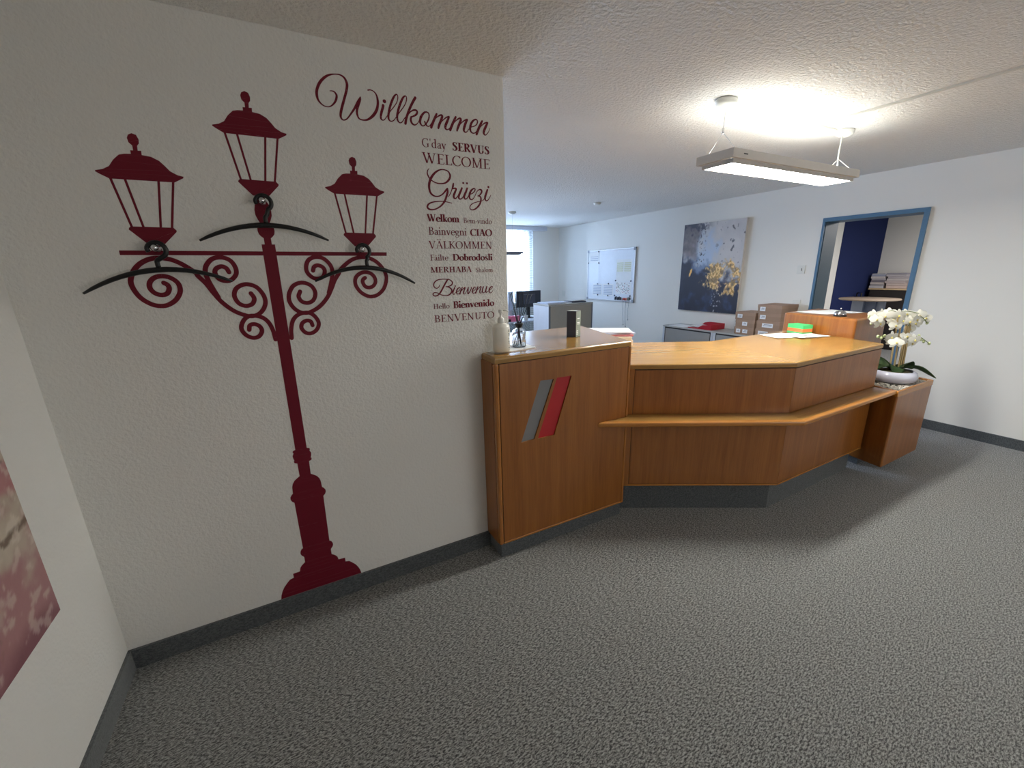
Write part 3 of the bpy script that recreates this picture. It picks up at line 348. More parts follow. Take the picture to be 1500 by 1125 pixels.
for k, (cx, cz, _) in enumerate(LC):
    sh = lambda p: [(x + cx - LC[0][0], z + cz - LC[0][1]) for x, z in p]
    L = link('lantern', flat(tess(sh(LANTERN[0])), WAY), VR, T)
    link('lantern_foot', flat(tess(sh(LANTERN[2])), WAY), VR, L)
    for bar in LANTERN[1]:
        (x0, z0), (x1, z1) = sh(bar)
        link('lantern_bar', flat(ribbon([(x0, z0, .0072), (x1, z1, .0072)], False), WAY), VR, L)

# ---------------------------------------------------------------- wall lettering
def word_obj(text, polys, col_label):
    o = link('wall_lettering', flat(polys, WAY), VR)
    tag(o, col_label, 'wall lettering', 'greeting words on the white wall')
    return o
for text, (strokes, dots) in SCRIPT.items():
    polys = []
    for s in strokes: polys += ribbon(catmull(s, 5))
    for x, z, r in dots: polys.append([(x + r * math.cos(a), z + r * math.sin(a)) for a in (2 * math.pi * k / 14 for k in range(14))])
    word_obj(text, polys, 'dark red handwritten style word "%s" on the white wall' % text)
# a small book serif, drawn with strokes (cap height 1)
def glyphs(bold):
    T = .125 + .085 * bold; t = .055 + .02 * bold; X = .63; A = 1.04; sr = .05 + .01 * bold
    def line(x0, y0, x1, y1, w): return ('p', [(x0, y0, w), (x1, y1, w)])
    def ser(x, y, l=.13, r=.13): return ('p', [(x - l, y, sr), (x + r, y, sr)])
    def stem(x, y0, y1, top=True, bot=True, w=None):
        w = w or T; o = [line(x, y0, x, y1, w)]; e = .09 + w / 2
        if bot: o.append(ser(x, y0 + sr / 2, e, e))
        if top: o.append(ser(x, y1 - sr / 2, e, e))
        return o
    def half(x, y1): return [('p', [(x - T / 2 - .08, y1 - .075, sr * 1.2), (x, y1 - .015, sr)])]
    def arc(cx, cy, rx, ry, a0, a1, n=18, tilt=8):
        q = []
        for k in range(n + 1):
            a = math.radians(a0 + (a1 - a0) * k / n); w = t + (T - t) * abs(math.cos(a - math.radians(tilt))) ** 1.5
            q.append((cx + (rx) * math.cos(a), cy + (ry) * math.sin(a), w))
        return [('p', q)]
    G = {}
    G['I'] = (.36, stem(.18, 0, 1))
    G['L'] = (.60, stem(.2, 0, 1) + [line(.2, t / 2, .56, t / 2, t), line(.555, 0, .575, .2, t)])
    G['E'] = (.64, stem(.2, 0, 1) + [line(.2, t / 2, .58, t / 2, t), line(.58, 0, .6, .2, t), line(.2, 1 - t / 2, .56, 1 - t / 2, t), line(.555, 1, .565, .82, t), line(.2, .52, .46, .52, t), line(.455, .43, .455, .61, t)])
    G['F'] = (.58, stem(.2, 0, 1) + [line(.2, 1 - t / 2, .55, 1 - t / 2, t), line(.545, 1, .555, .82, t), line(.2, .52, .45, .52, t), line(.445, .43, .445, .61, t)])
    G['T'] = (.66, stem(.33, 0, 1, top=False) + [line(.04, 1 - t / 2, .62, 1 - t / 2, t), line(.05, 1, .035, .80, t), line(.61, 1, .625, .80, t)])
    G['H'] = (.84, stem(.2, 0, 1) + stem(.64, 0, 1) + [line(.2, .52, .64, .52, t)])
    G['N'] = (.84, stem(.17, 0, 1, w=t * 1.1) + stem(.66, 0, 1, bot=False, w=t * 1.1) + [line(.14, 1, .65, 0, T)])
    G['M'] = (.98, stem(.17, 0, 1, w=t * 1.2) + stem(.80, 0, 1) + [line(.17, 1, .47, .03, T * .9), line(.47, .03, .79, 1, t)])
    G['K'] = (.76, stem(.2, 0, 1) + [line(.24, .46, .62, .97, t), line(.32, .56, .66, .03, T * .9), ser(.62, 1 - sr / 2, .1, .1), ser(.68, sr / 2, .12, .1)])
    G['A'] = (.76, [line(.09, 0, .37, 1, t), line(.37, 1, .65, 0, T), ser(.09, sr / 2, .1, .12), ser(.65, sr / 2, .14, .12), line(.2, .36, .53, .36, t)])
    G['V'] = (.74, [line(.09, 1, .37, 0, T), line(.38, 0, .64, 1, t), ser(.09, 1 - sr / 2, .12, .14), ser(.64, 1 - sr / 2, .12, .1)])
    G['W'] = (1.06, [line(.09, 1, .34, 0, T), line(.35, 0, .55, 1, t), line(.47, 1, .72, 0, T), line(.73, 0, .95, 1, t), ser(.09, 1 - sr / 2, .12, .14), ser(.5, 1 - sr / 2, .12, .12), ser(.95, 1 - sr / 2, .12, .1)])
    G['U'] = (.80, [line(.2, 1, .2, .35, T), line(.63, 1, .63, .35, t), ser(.2, 1 - sr / 2, .15, .15), ser(.63, 1 - sr / 2, .12, .12)] + arc(.415, .34, .215, .32, 180, 360))
    G['O'] = (.86, arc(.43, .5, .35, .49, 0, 360, 28))
    G['C'] = (.74, arc(.43, .5, .35, .49, 48, 312, 24) + [line(.67, .98, .665, .78, t), line(.66, .13, .69, .23, t)])
    G['G'] = (.82, arc(.43, .5, .35, .49, 48, 300, 24) + [line(.67, .98, .665, .78, t)] + [line(.66, .06, .66, .40, T), ser(.66, .41, .14, .12)])
    G['S'] = (.58, [('p', [(.46, .80, t), (.42, .93, t), (.28, .97, t), (.15, .88, T * .8), (.15, .70, T), (.29, .55, T * 1.1), (.43, .40, T * 1.1), (.46, .23, T), (.38, .08, T * .7), (.24, .025, t), (.12, .09, t), (.08, .26, t)]), line(.46, .98, .465, .76, t), line(.085, .0, .075, .26, t)])
    G['D'] = (.86, stem(.2, 0, 1) + arc(.36, .5, .39, .475, -90, 90) + [line(.2, t / 2 + .003, .38, t / 2 + .003, t), line(.2, 1 - t / 2, .38, 1 - t / 2, t)])
    G['B'] = (.68, stem(.2, 0, 1) + arc(.34, .755, .19, .22, -90, 90, 12) + arc(.34, .285, .25, .26, -90, 90, 12) + [line(.2, t / 2, .36, t / 2, t), line(.2, 1 - t / 2, .36, 1 - t / 2, t), line(.2, .54, .36, .54, t)])
    G['R'] = (.76, stem(.2, 0, 1) + arc(.34, .745, .21, .23, -90, 90, 12) + [line(.2, 1 - t / 2, .36, 1 - t / 2, t), line(.2, .51, .36, .51, t), line(.37, .5, .66, .03, T * .9), ser(.69, sr / 2, .1, .08)])
    G["'"] = (.22, [('p', [(.11, 1.02, T * .9), (.11, .72, t * .6)])])
    G['-'] = (.34, [line(.06, .33, .28, .33, t * 1.3)])
    def rnd(cx): return arc(cx, X / 2, .215, X / 2 - .01, 0, 360, 22)
    G['o'] = (.56, rnd(.28))
    G['i'] = (.30, stem(.15, 0, X, top=False) + half(.15, X) + [('d', (.15, .90, T * .62))])
    G['l'] = (.30, stem(.15, 0, A, top=False) + half(.15, A))
    G['n'] = (.62, stem(.15, 0, X, top=False) + half(.15, X) + stem(.46, 0, .40, top=False) + [('p', [(.17, .48, t), (.27, .60, t * 1.2), (.38, .60, T * .7), (.455, .48, T), (.46, .38, T)])])
    G['m'] = (.92, stem(.15, 0, X, top=False) + half(.15, X) + stem(.46, 0, .40, top=False) + stem(.77, 0, .40, top=False) + [('p', [(.17, .48, t), (.27, .60, t * 1.2), (.38, .60, T * .7), (.455, .48, T), (.46, .38, T)]), ('p', [(.48, .48, t), (.58, .60, t * 1.2), (.69, .60, T * .7), (.765, .48, T), (.77, .38, T)])])
    G['r'] = (.42, stem(.15, 0, X, top=False) + half(.15, X) + [('p', [(.17, .46, t), (.25, .58, t * 1.3), (.34, .60, T * .8)]), ('d', (.35, .57, T * .5))])
    G['h'] = (.62, stem(.15, 0, A, top=False) + half(.15, A) + stem(.46, 0, .40, top=False) + [('p', [(.17, .48, t), (.27, .60, t * 1.2), (.38, .60, T * .7), (.455, .48, T), (.46, .38, T)])])
    G['k'] = (.60, stem(.15, 0, A, top=False) + half(.15, A) + [line(.18, .28, .45, .59, t), line(.24, .36, .50, .03, T * .9), ser(.45, X - sr / 2, .09, .09), ser(.52, sr / 2, .09, .07)])
    G['b'] = (.60, [line(.15, .03, .15, A, T)] + half(.15, A) + arc(.31, X / 2, .20, X / 2 - .01, -120, 120, 16))
    G['d'] = (.62, stem(.45, 0, A, top=False, bot=False) + half(.45, A) + [('p', [(.45, .02, sr), (.56, .04, sr)])] + arc(.28, X / 2, .20, X / 2 - .01, 55, 305, 16))
    G['e'] = (.52, arc(.28, X / 2, .205, X / 2 - .01, 5, 318, 20) + [line(.1, .36, .48, .36, t)])
    G['a'] = (.52, [('p', [(.10, .46, t * 1.4), (.16, .58, t), (.27, .61, t * 1.2), (.36, .54, T * .9), (.37, .40, T), (.37, .10, T), (.42, .03, t), (.49, .06, t)]), ('p', [(.36, .37, t), (.20, .32, t), (.10, .20, T * .8), (.13, .06, T * .7), (.24, .04, t), (.36, .14, t)])])
    G['t'] = (.38, [('p', [(.16, .80, t), (.16, .60, T), (.16, .16, T), (.20, .04, T * .6), (.28, .02, t), (.36, .08, t)]), line(.04, .60, .33, .60, t)])
    G['s'] = (.44, [('p', [(.34, .50, t), (.30, .59, t), (.21, .61, t), (.12, .55, T * .7), (.12, .44, T * .8), (.22, .34, T * .9), (.33, .25, T * .9), (.35, .13, T * .8), (.28, .04, t), (.17, .02, t), (.09, .08, t), (.07, .18, t)])])
    G['v'] = (.54, [line(.08, X, .27, 0, T), line(.28, 0, .45, X, t), ser(.08, X - sr / 2, .08, .12), ser(.45, X - sr / 2, .09, .07)])
    G['y'] = (.54, [line(.08, X, .27, .02, T), ser(.08, X - sr / 2, .08, .12), ser(.45, X - sr / 2, .09, .07), ('p', [(.45, X, t), (.27, 0, t), (.18, -.25, t), (.10, -.30, T * .6)])])
    G['g'] = (.54, arc(.24, .42, .155, .19, 0, 360, 16) + [line(.36, .56, .48, .60, t), ('p', [(.16, .24, t), (.11, .14, t * 1.3), (.20, .07, T * .8), (.38, .04, T * .8), (.45, -.06, T * .7), (.40, -.22, t), (.22, -.29, t), (.07, -.22, T * .6), (.08, -.09, t), (.18, 0, t)])])
    dd = lambda x, y: ('d', (x, y, T * .6))
    G['Ä'] = (G['A'][0], G['A'][1] + [dd(.25, 1.17), dd(.49, 1.17)])
    G['á'] = (G['a'][0], G['a'][1] + [('p', [(.22, .74, t * .8), (.33, .93, t * 1.8)])])
    G['š'] = (G['s'][0], G['s'][1] + [('p', [(.10, .90, t), (.21, .77, t), (.33, .90, t)])])
    return G
for text, x0, x1, z0, cap, bold in WORDS:
    G = glyphs(bold); adv = sum(G[c][0] for c in text); sx = (x1 - x0) / (adv - .1); x = -.05; polys = []
    for c in text:
        a, els = G[c]
        for kind, dat in els:
            if kind == 'p':
                pts = dat if len(dat) < 4 or len(dat) > 12 else catmull(dat, 3)
                for pl in ribbon(pts, False): polys.append([(x0 + (x + q[0]) * sx, z0 + q[1] * cap) for q in pl])
            else:
                cx, cy, r = dat; polys.append([(x0 + (x + cx + r * math.cos(k * .6283)) * sx, z0 + (cy + r * math.sin(k * .6283)) * cap) for k in range(10)])
        x += a
    word_obj(text, polys, 'dark red printed %sword "%s" on the white wall' % ('bold ' if bold else '', text))

# ---------------------------------------------------------------- coat hangers on metal knobs
HG = [(-.388, 1.706, -.61, 1.557, -.177, 1.585, 1.631, 'left'), (-.0325, 1.880, -.254, 1.733, .186, 1.739, 1.791, 'middle'), (.313, 1.704, .113, 1.576, .534, 1.555, 1.628, 'right')]
for kx, kz, xa, za, xb, zb, zt, side in HG:
    k = thing('wall_hook', 'round steel coat knob screwed on under the %s lantern' % side, 'coat hook', (kx, WAY, kz), 'steel coat knobs')
    link('hook_stem', MB().lathe([(.012, 0), (.012, .004), (.006, .006), (.006, .042)], (kx, WAY - .001, kz), 14, (0, -1, 0)), CHR, k)
    link('hook_knob', MB().ball((kx, WAY - .05, kz), .0125, 14), CHR, k)
    h = thing('coat_hanger', 'black curved coat hanger hanging below the %s lantern of the decal' % side, 'coat hanger', ((xa + xb) / 2, WAY - .045, zt), 'black coat hangers')
    y = WAY - .042; cx = (xa + xb) / 2 + .004; p = []
    for i in range(17):
        t = i / 16; x = xa + (xb - xa) * t; z = za + (zb - za) * t + (zt - (za + zb) / 2) * (1 - (2 * t - 1) ** 2)
        p.append((x, y - .012 * (1 - (2 * t - 1) ** 2) + .004, z))
    rr = [.004 + .0058 * (1 - abs(2 * i / 16 - 1)) ** .5 for i in range(17)]
    link('hanger_bar', MB().tube(p, rr, 8), BLK, h)
    hp = [(cx, y - .006, zt + .004), (cx - .001, y - .006, zt + .028), (cx + .006, y - .006, zt + .036)]
    R_ = .0265; ox, oz = kx + .004, kz - .008
    for i in range(15):
        a = math.radians(-62 + i * 232 / 14); hp.append((ox + R_ * math.cos(a), y - .006, oz + R_ * math.sin(a)))
    hp.append((hp[-1][0] + .003, y - .006, hp[-1][2] - .010))
    link('hanger_hook', MB().tube(catmull(hp, 2), .0078, 8), BLK, h)

# ---------------------------------------------------------------- painted canvases (colours computed per vertex)
def fbm(x, y, s, o=4, seed=0): return noise.fractal((x * s + seed * 13.7, y * s - seed * 7.1, seed * 3.3), 1.0, 2.0, o) * .5 + .5
def sst(a, b, x):
    t = max(0, min(1, (x - a) / (b - a))); return t * t * (3 - 2 * t)
def mixc(a, b, t): return tuple(a[i] * (1 - t) + b[i] * t for i in range(3))
def colour_canvas(name, quad, fn, nu, nv, parent, rough=.5):
    """quad: origin, u vector, v vector"""
    o, u, v = [Vector(q) for q in quad]; bm = bmesh.new(); g = []
    for j in range(nv + 1):
        g.append([bm.verts.new(o + u * (i / nu) + v * (j / nv)) for i in range(nu + 1)])
    for j in range(nv):
        for i in range(nu): bm.faces.new((g[j][i], g[j][i + 1], g[j + 1][i + 1], g[j + 1][i]))
    mt = bpy.data.materials.new(name + '_paint'); mt.use_nodes = True; nt = mt.node_tree; b = nt.nodes['Principled BSDF']
    at = nt.nodes.new('ShaderNodeAttribute'); at.attribute_name = 'paint'; nt.links.new(at.outputs['Color'], b.inputs['Base Color'])
    b.inputs['Roughness'].default_value = rough
    n = nt.nodes.new('ShaderNodeTexNoise'); n.inputs['Scale'].default_value = 60; tc = nt.nodes.new('ShaderNodeTexCoord'); nt.links.new(tc.outputs['Object'], n.inputs['Vector'])
    bp = nt.nodes.new('ShaderNodeBump'); bp.inputs['Strength'].default_value = .2; bp.inputs['Distance'].default_value = .002
    nt.links.new(n.outputs['Fac'], bp.inputs['Height']); nt.links.new(bp.outputs['Normal'], b.inputs['Normal'])
    ob = link(name, bm, mt, parent)
    ca = ob.data.color_attributes.new('paint', 'FLOAT_COLOR', 'POINT')
    for j in range(nv + 1):
        for i in range(nu + 1):
            c = srgb([max(0, min(255, q)) for q in fn(i / nu, j / nv)]); ca.data[j * (nu + 1) + i].color = (*c, 1)
    return ob
def art_big(u, v):
    n1 = fbm(u, v, 2.2, 5, 1); n2 = fbm(u, v, 6, 5, 2); n3 = fbm(u, v, 16, 4, 3); n4 = fbm(u, v, 40, 3, 4)
    c = (204, 198, 196)                                             # pale grey top right
    c = mixc(c, mixc((150, 150, 152), (214, 208, 204), n2), .35)
    c = mixc(c, (176, 194, 218), .85 * sst(.33, .12, math.hypot((u - .38) * 1.1, v - .66) + (n2 - .5) * .35))
    lm = sst(.36, .18, u + (n2 - .5) * .25) * sst(.50, .70, v + (n1 - .5) * .3)
    c = mixc(c, mixc((92, 84, 90), (140, 128, 126), n3), lm)
    c = mixc(c, (44, 44, 58), .9 * sst(.90, .99, v + (n3 - .5) * .25) * sst(.55, .3, u))
    dk = sst(.50, .36, v + (n2 - .5) * .28 + .10 * (u - .5) - .16 * sst(.3, .0, u))
    navy = mixc((26, 28, 50), (58, 74, 112), sst(.5, .85, n2) * .8)
    c = mixc(c, (92, 112, 150), .75 * sst(.62, .48, v + (n3 - .5) * .2) * sst(.62, .35, u + (n2 - .5) * .3))
    c = mixc(c, navy, dk)
    c = mixc(c, (34, 36, 60), .85 * sst(.10, .02, u + (n3 - .5) * .14) * sst(.62, .5, v))
    d = math.hypot((u - .76) * .82, (v - .395) * 1.25) + (n2 - .5) * .16 + (n3 - .5) * .16
    g = sst(.26, .20, d) * sst(.60, .54, v + (n3 - .5) * .1) * sst(.12, .2, v + (n2 - .5) * .1)
    gold = mixc((176, 134, 70), (252, 214, 146), sst(.35, .65, n4)); n5 = fbm(u, v, 7, 6, 9); gold = mixc(gold, (120, 96, 66), .7 * sst(.5, .62, n3))
    inner = sst(.15, .06, math.hypot(u - .72, (v - .32) * 1.4) + (n3 - .5) * .14)
    gold = mixc(gold, (120, 90, 84), inner * sst(.4, .6, n3))
    c = mixc(c, gold, g * sst(.36, .50, n5 * .75 + n4 * .25))
    c = mixc(c, (252, 200, 110), sst(.055, .035, math.hypot((u - .18 - (v - .45) * .4) * 2.2, (v - .45)) + (n4 - .5) * .03))
    c = mixc(c, (230, 226, 226), .7 * sst(.70, .76, n4) * sst(.10, .03, abs(u - .66 + (n2 - .5) * .1)) * sst(.32, .2, v))
    c = mixc(c, (52, 46, 56), .9 * sst(.70, .76, n4) * sst(.10, .04, abs(u - .30 - .04 * n2) ) * sst(.45, .6, v))
    c = mixc(c, (60, 58, 66), .8 * sst(.72, .78, n3) * sst(.5, .7, u) * sst(.5, .6, v))
    c = mixc(c, (40, 38, 50), sst(.02, .008, abs(v - .455 + (u - .5) * .15)) * sst(.36, .42, u) * sst(.54, .5, u))
    return c
pt = thing('abstract_canvas', 'tall abstract canvas in navy, white and gold on the right wall', 'painting', (BX, 4.08, .965))
colour_canvas('canvas_front', ((BX - .042, 4.572, .965), (0, -.975, 0), (0, 0, 1.24)), art_big, 150, 190, pt)
link('canvas_edge', MB().box(BX - .0415, BX - .001, 3.597, 4.572, .965, 2.205), mat('canvas_white', (214, 208, 200), .8), pt)
def art_pink(u, v):
    n1 = fbm(u, v, 2.5, 5, 6); n2 = fbm(u, v, 7, 5, 7); n3 = fbm(u, v, 25, 4, 8)
    c = mixc((176, 160, 142), (206, 192, 174), n2)
    c = mixc(c, (168, 112, 118), .8 * sst(.36, .18, v + (n2 - .5) * .45))
    c = mixc(c, (176, 104, 112), .7 * sst(.08, .03, abs(v - .50 + (n1 - .5) * .2)))
    c = mixc(c, (124, 74, 84), .8 * sst(.10, .0, v + (n2 - .5) * .1))
    c = mixc(c, (96, 76, 60), .75 * sst(.012, .004, abs(v - .32 - .16 * (1 - u) + .08 * (n2 - .5))))
    c = mixc(c, (110, 90, 76), .6 * sst(.02, .005, abs(n2 - .5)) * sst(.35, .5, n1))
    c = mixc(c, (224, 214, 200), .5 * sst(.6, .75, n3))
    return c
pk = thing('abstract_canvas', 'beige and dusty pink abstract canvas cut off by the left picture edge', 'painting', (CX, 1.1, .60))
colour_canvas('canvas_front', ((CX + .032, .62, .60), (0, 1.005, 0), (0, 0, 1.0)), art_pink, 130, 130, pk)
link('canvas_edge', MB().box(CX + .001, CX + .0315, .62, 1.625, .60, 1.60), MATS['canvas_white'], pk)

# ---------------------------------------------------------------- the tall end unit beside the wall
def offx(p, d): return (p[0] + d, p[1])
PT = [(.872, 1.832), (1.782, 1.832), (1.975, 2.56), (1.045, 2.56), (1.045, WAY - .002), (.872, WAY - .002)]
tc = thing('tall_counter_unit', 'tall oak end unit of the reception desk with grey and red stripes', 'reception desk', (1.35, 2.15, 0))
link('body', MB().prism([(.874, 1.838), (1.779, 1.838), (1.970, 2.555), (1.047, 2.555), (1.047, WAY - .002), (.874, WAY - .002)], .095, 1.150), WV, tc)
link('top_board', MB().prism(PT, 1.150, 1.182, bev=.012, seg=3, which=lambda e: e.verts[0].co.z > 1.17 and e.verts[1].co.z > 1.17 and not (e.verts[0].co.y > WAY - .01 and e.verts[1].co.y > WAY - .01)), WX, tc)
link('corner_post', MB().box(.866, .892, 1.826, 1.856, .095, 1.149, bev=.009, seg=3), WZ, tc)
link('side_panel', MB().box(.867, .874, 1.858, WAY - .002, .095, 1.149), WV, tc)
link('edge_strip', MB().box(1.766, 1.783, 1.828, 1.840, .095, 1.149, bev=.003), WZ, tc)
link('bottom_rail', MB().box(.893, 1.765, 1.829, 1.839, .095, .108, bev=.003), WE, tc)
# front panel with the two slanted stripes let in
def para(x0, x1, x2, x3, zt, zb): return [(x0, zt), (x1, zt), (x2, zb), (x3, zb)]
gs = [(1.139, 1.027), (1.225, 1.025), (1.099, .697), (1.014, .694)]
rs = [(1.246, 1.029), (1.345, 1.027), (1.232, .694), (1.120, .694)]
def panel_with_holes(outer, holes, ext):
    cu = bpy.data.curves.new('c', 'CURVE'); cu.dimensions = '2D'; cu.fill_mode = 'BOTH'; cu.extrude = ext
    for P_ in [outer] + holes:
        sp = cu.splines.new('POLY'); sp.points.add(len(P_) - 1); sp.use_cyclic_u = True
        for q, (x, z) in zip(sp.points, P_): q.co = (x, z, 0, 1)
    ob = bpy.data.objects.new('c', cu); COL.objects.link(ob); dg = bpy.context.evaluated_depsgraph_get()
    me = bpy.data.meshes.new_from_object(ob.evaluated_get(dg)); bm = bmesh.new(); bm.from_mesh(me)
    bpy.data.objects.remove(ob); bpy.data.curves.remove(cu); bpy.data.meshes.remove(me)
    return bm
GRV = mat('groove_shade_brown', (52, 30, 16), .8)  # dark brown for strips that paint the shade inside the panel gaps
link('groove_shade', MB().box(.8921, .8951, 1.832, 1.8375, .108, 1.149).box(1.7629, 1.7661, 1.832, 1.8375, .108, 1.149).box(.893, 1.765, 1.832, 1.8375, .108, .1112).box(.893, 1.765, 1.832, 1.8375, 1.1458, 1.1495), GRV, tc)
bm = panel_with_holes([(.895, .111), (1.763, .111), (1.763, 1.146), (.895, 1.146)], [gs, rs], .0045)
for v in bm.verts: v.co = Vector((v.co.x, 1.8335 - v.co.z, v.co.y))
link('front_panel', bm, WV, tc)
def inset(p, y): return flat([p], y, 0)
link('stripe', inset(gs, 1.8365), mat('grey_stripe_paint', (128, 128, 130), .6), tc, 'flat grey slanted stripe')
link('stripe', inset(rs, 1.8365), mat('red_stripe_paint', (180, 22, 30), .5), tc, 'bright red slanted stripe')
link('plinth', MB().prism([(.885, 1.848), (1.775, 1.848), (1.94, 2.52), (1.06, 2.52), (1.06, WAY - .002), (.885, WAY - .002)], 0, .095), CB, tc)

# ---------------------------------------------------------------- the angled counter
P0, P1, P2 = V(1.792, 1.862), V(2.672, 1.354), V(3.80, 1.366)
mc = thing('reception_counter', 'angled oak reception counter with a writing ledge along its front', 'reception desk', (2.8, 1.7, 0))
def off2(a, b, d):
    t = (b - a).normalized(); n = Vector((-t.y, t.x)); return a + n * d, b + n * d, n
def isect(a, b, c, d):
    r = b - a; s = d - c; k = ((c - a).x * s.y - (c - a).y * s.x) / (r.x * s.y - r.y * s.x); return a + r * k
def path_off(d, e0=None, e1=None):
    a0, a1, _ = off2(P0, P1, d); b0, b1, _ = off2(P1, P2, d); k = isect(a0, a1, b0, b1)
    s = a0 if e0 is None else isect(a0, a1, *e0); e = b1 if e1 is None else isect(b0, b1, *e1)
    return s, k, e
eL = (V(1.785, 1.832), V(1.978, 2.56)); eR = (V(3.80, 1.366), V(3.866, 1.578))
f0 = path_off(0, eL, eR); bk = path_off(.03, eL, eR)
for i, (a, b, c, d) in enumerate(((f0[0], f0[1], bk[1], bk[0]), (f0[1], f0[2], bk[2], bk[1]))):
    link('front_board', MB().prism([a, b, c, d], .205, 1.0), WV, mc)
fp = path_off(-.004, eL, eR); fq = path_off(.001, eL, eR)
def seg(pa, pb, a0, a1): return pa.lerp(pb, a0), pa.lerp(pb, a1)
for z0, z1 in ((.214, .676), (.712, .992)):
    for i, (s0, s1) in enumerate(((.045, .999), (.001, .997))):
        a, b = seg(fp[i], fp[i + 1], s0, s1); c, d = seg(fq[i], fq[i + 1], s0, s1)
        link('front_panel', MB().prism([a, b, d, c], z0, z1), WV, mc)
a, b = seg(fp[0], fp[1], .008, .042); c, d = seg(fq[0], fq[1], .008, .042)
link('end_stile', MB().prism([a, b, d, c], .205, .998), WZ, mc)
for i in (0, 1):
    a, b = seg(fp[i], fp[i + 1], 0.01, 1); c, d = seg(fq[i], fq[i + 1], 0.01, 1)
    link('bottom_rail', MB().prism([a, b, d, c], .200, .211), WS if i == 0 else WE, mc)
tp = path_off(-.008, eL, eR); Q0, Q1, Q2 = V(1.992, 2.640), V(2.905, 2.125), V(3.978, 2.125)
edge_up = lambda e: e.verts[0].co.z > 1.02 and e.verts[1].co.z > 1.02
isfront = lambda i: (lambda e: max(v.co.z for v in e.verts) > 1.02 and min(v.co.z for v in e.verts) > 1.02 and all(abs((v.co.xy - tp[i]).cross(tp[i + 1] - tp[i]) if False else ((v.co.x - tp[i].x) * (tp[i + 1].y - tp[i].y) - (v.co.y - tp[i].y) * (tp[i + 1].x - tp[i].x))) < 1e-4 for v in e.verts))
rr_ = V(3.868, 1.578)
link('top_board', MB().prism([tp[0], tp[1], Q1, Q0], 1.0, 1.03, bev=.010, seg=3, which=isfront(0)), WA, mc)
link('top_board', MB().prism([tp[1], tp[2], rr_, Q2, Q1], 1.0, 1.03, bev=.010, seg=3, which=isfront(1)), WX, mc)
fg = path_off(-.002, eL, eR)  # dark strips added between the counter panels as painted gap shade
for z0, z1 in ((.211, .680), (.704, 1.0)):
    for a_, b_ in ((.0425, .0450),):
        a, b = seg(fg[0], fg[1], a_, b_); c, d = seg(fq[0], fq[1], a_, b_); link('groove_shade', MB().prism([a, b, d, c], z0, z1), GRV, mc)
for i in (0, 1):
    for z0, z1 in ((.2112, .2138), (.9925, .999)):
        a, b = seg(fg[i], fg[i + 1], .045 if i == 0 else 0, 1); c, d = seg(fq[i], fq[i + 1], .045 if i == 0 else 0, 1); link('groove_shade', MB().prism([a, b, d, c], z0, z1), GRV, mc)
# writing ledge
Lf0, Lf1, Lf2 = V(1.545, 1.824), V(2.60, 1.215), V(3.786, 1.222)
W1 = V(1.775, 1.824)
lb = path_off(-.004, eL, eR)
def lerpv(a, b, t): return a.lerp(b, t)
n1_ = (Lf1 - Lf0).normalized(); i0 = Lf0 + V(.055, 0); i1 = Lf1 + V(.012, .028); i2 = Lf2 + V(0.004, .028)
link('ledge_board', MB().prism([i0, i1, lb[1], lb[0], W1], .680, .704), WA, mc)
link('ledge_board', MB().prism([i1, i2, V(3.79, 1.366), lb[2], lb[1]], .680, .704), WX, mc)
link('ledge_nosing', MB().prism([Lf0, Lf1, i1, i0], .676, .706, bev=.010, seg=3, which=lambda e: abs(e.verts[0].co.z - e.verts[1].co.z) < 1e-4 and e.verts[0].co.y < 1.23 + (2.6 - e.verts[0].co.x) * .6 and e.verts[1].co.y < 1.23 + (2.6 - e.verts[1].co.x) * .6 and (Vector(e.verts[0].co.xy) - Vector(e.verts[1].co.xy)).length > .5), WS, mc)
link('ledge_nosing', MB().prism([Lf1, Lf2, i2, i1], .676, .706, bev=.010, seg=3, which=lambda e: abs(e.verts[0].co.z - e.verts[1].co.z) < 1e-4 and e.verts[0].co.y < 1.23 and e.verts[1].co.y < 1.23 and abs(e.verts[0].co.x - e.verts[1].co.x) > .5), WE, mc)
pf = path_off(.05); pb = path_off(.09)
link('plinth', MB().prism([V(1.81, 1.91), pf[1], V(3.79, 1.425), V(3.79, 1.50), pb[1], V(1.83, 1.96)], 0, .205), CB, mc)
link('end_support', MB().prism([V(3.78, 1.42), V(3.80, 1.42), V(3.93, 2.1), V(3.91, 2.1)], .205, 1.0), WV, mc)

# raised end unit
rc = thing('raised_counter_unit', 'raised oak box unit at the right end of the counter carrying the bell', 'reception desk', (4.22, 1.9, 0))
RP = [(3.872, 1.580), (4.435, 1.605), (4.60, 2.22), (4.005, 2.20)]
RPi = [(3.884, 1.590), (4.425, 1.615), (4.588, 2.21), (4.014, 2.19)]
link('body', MB().prism(RP, .09, 1.182, bev=.016, seg=3, which=lambda e: max(v.co.z for v in e.verts) > 1.0), WV, rc)
link('plinth', MB().prism([(3.93, 1.65), (4.39, 1.66), (4.53, 2.17), (4.05, 2.15)], 0, .09), CB, rc)

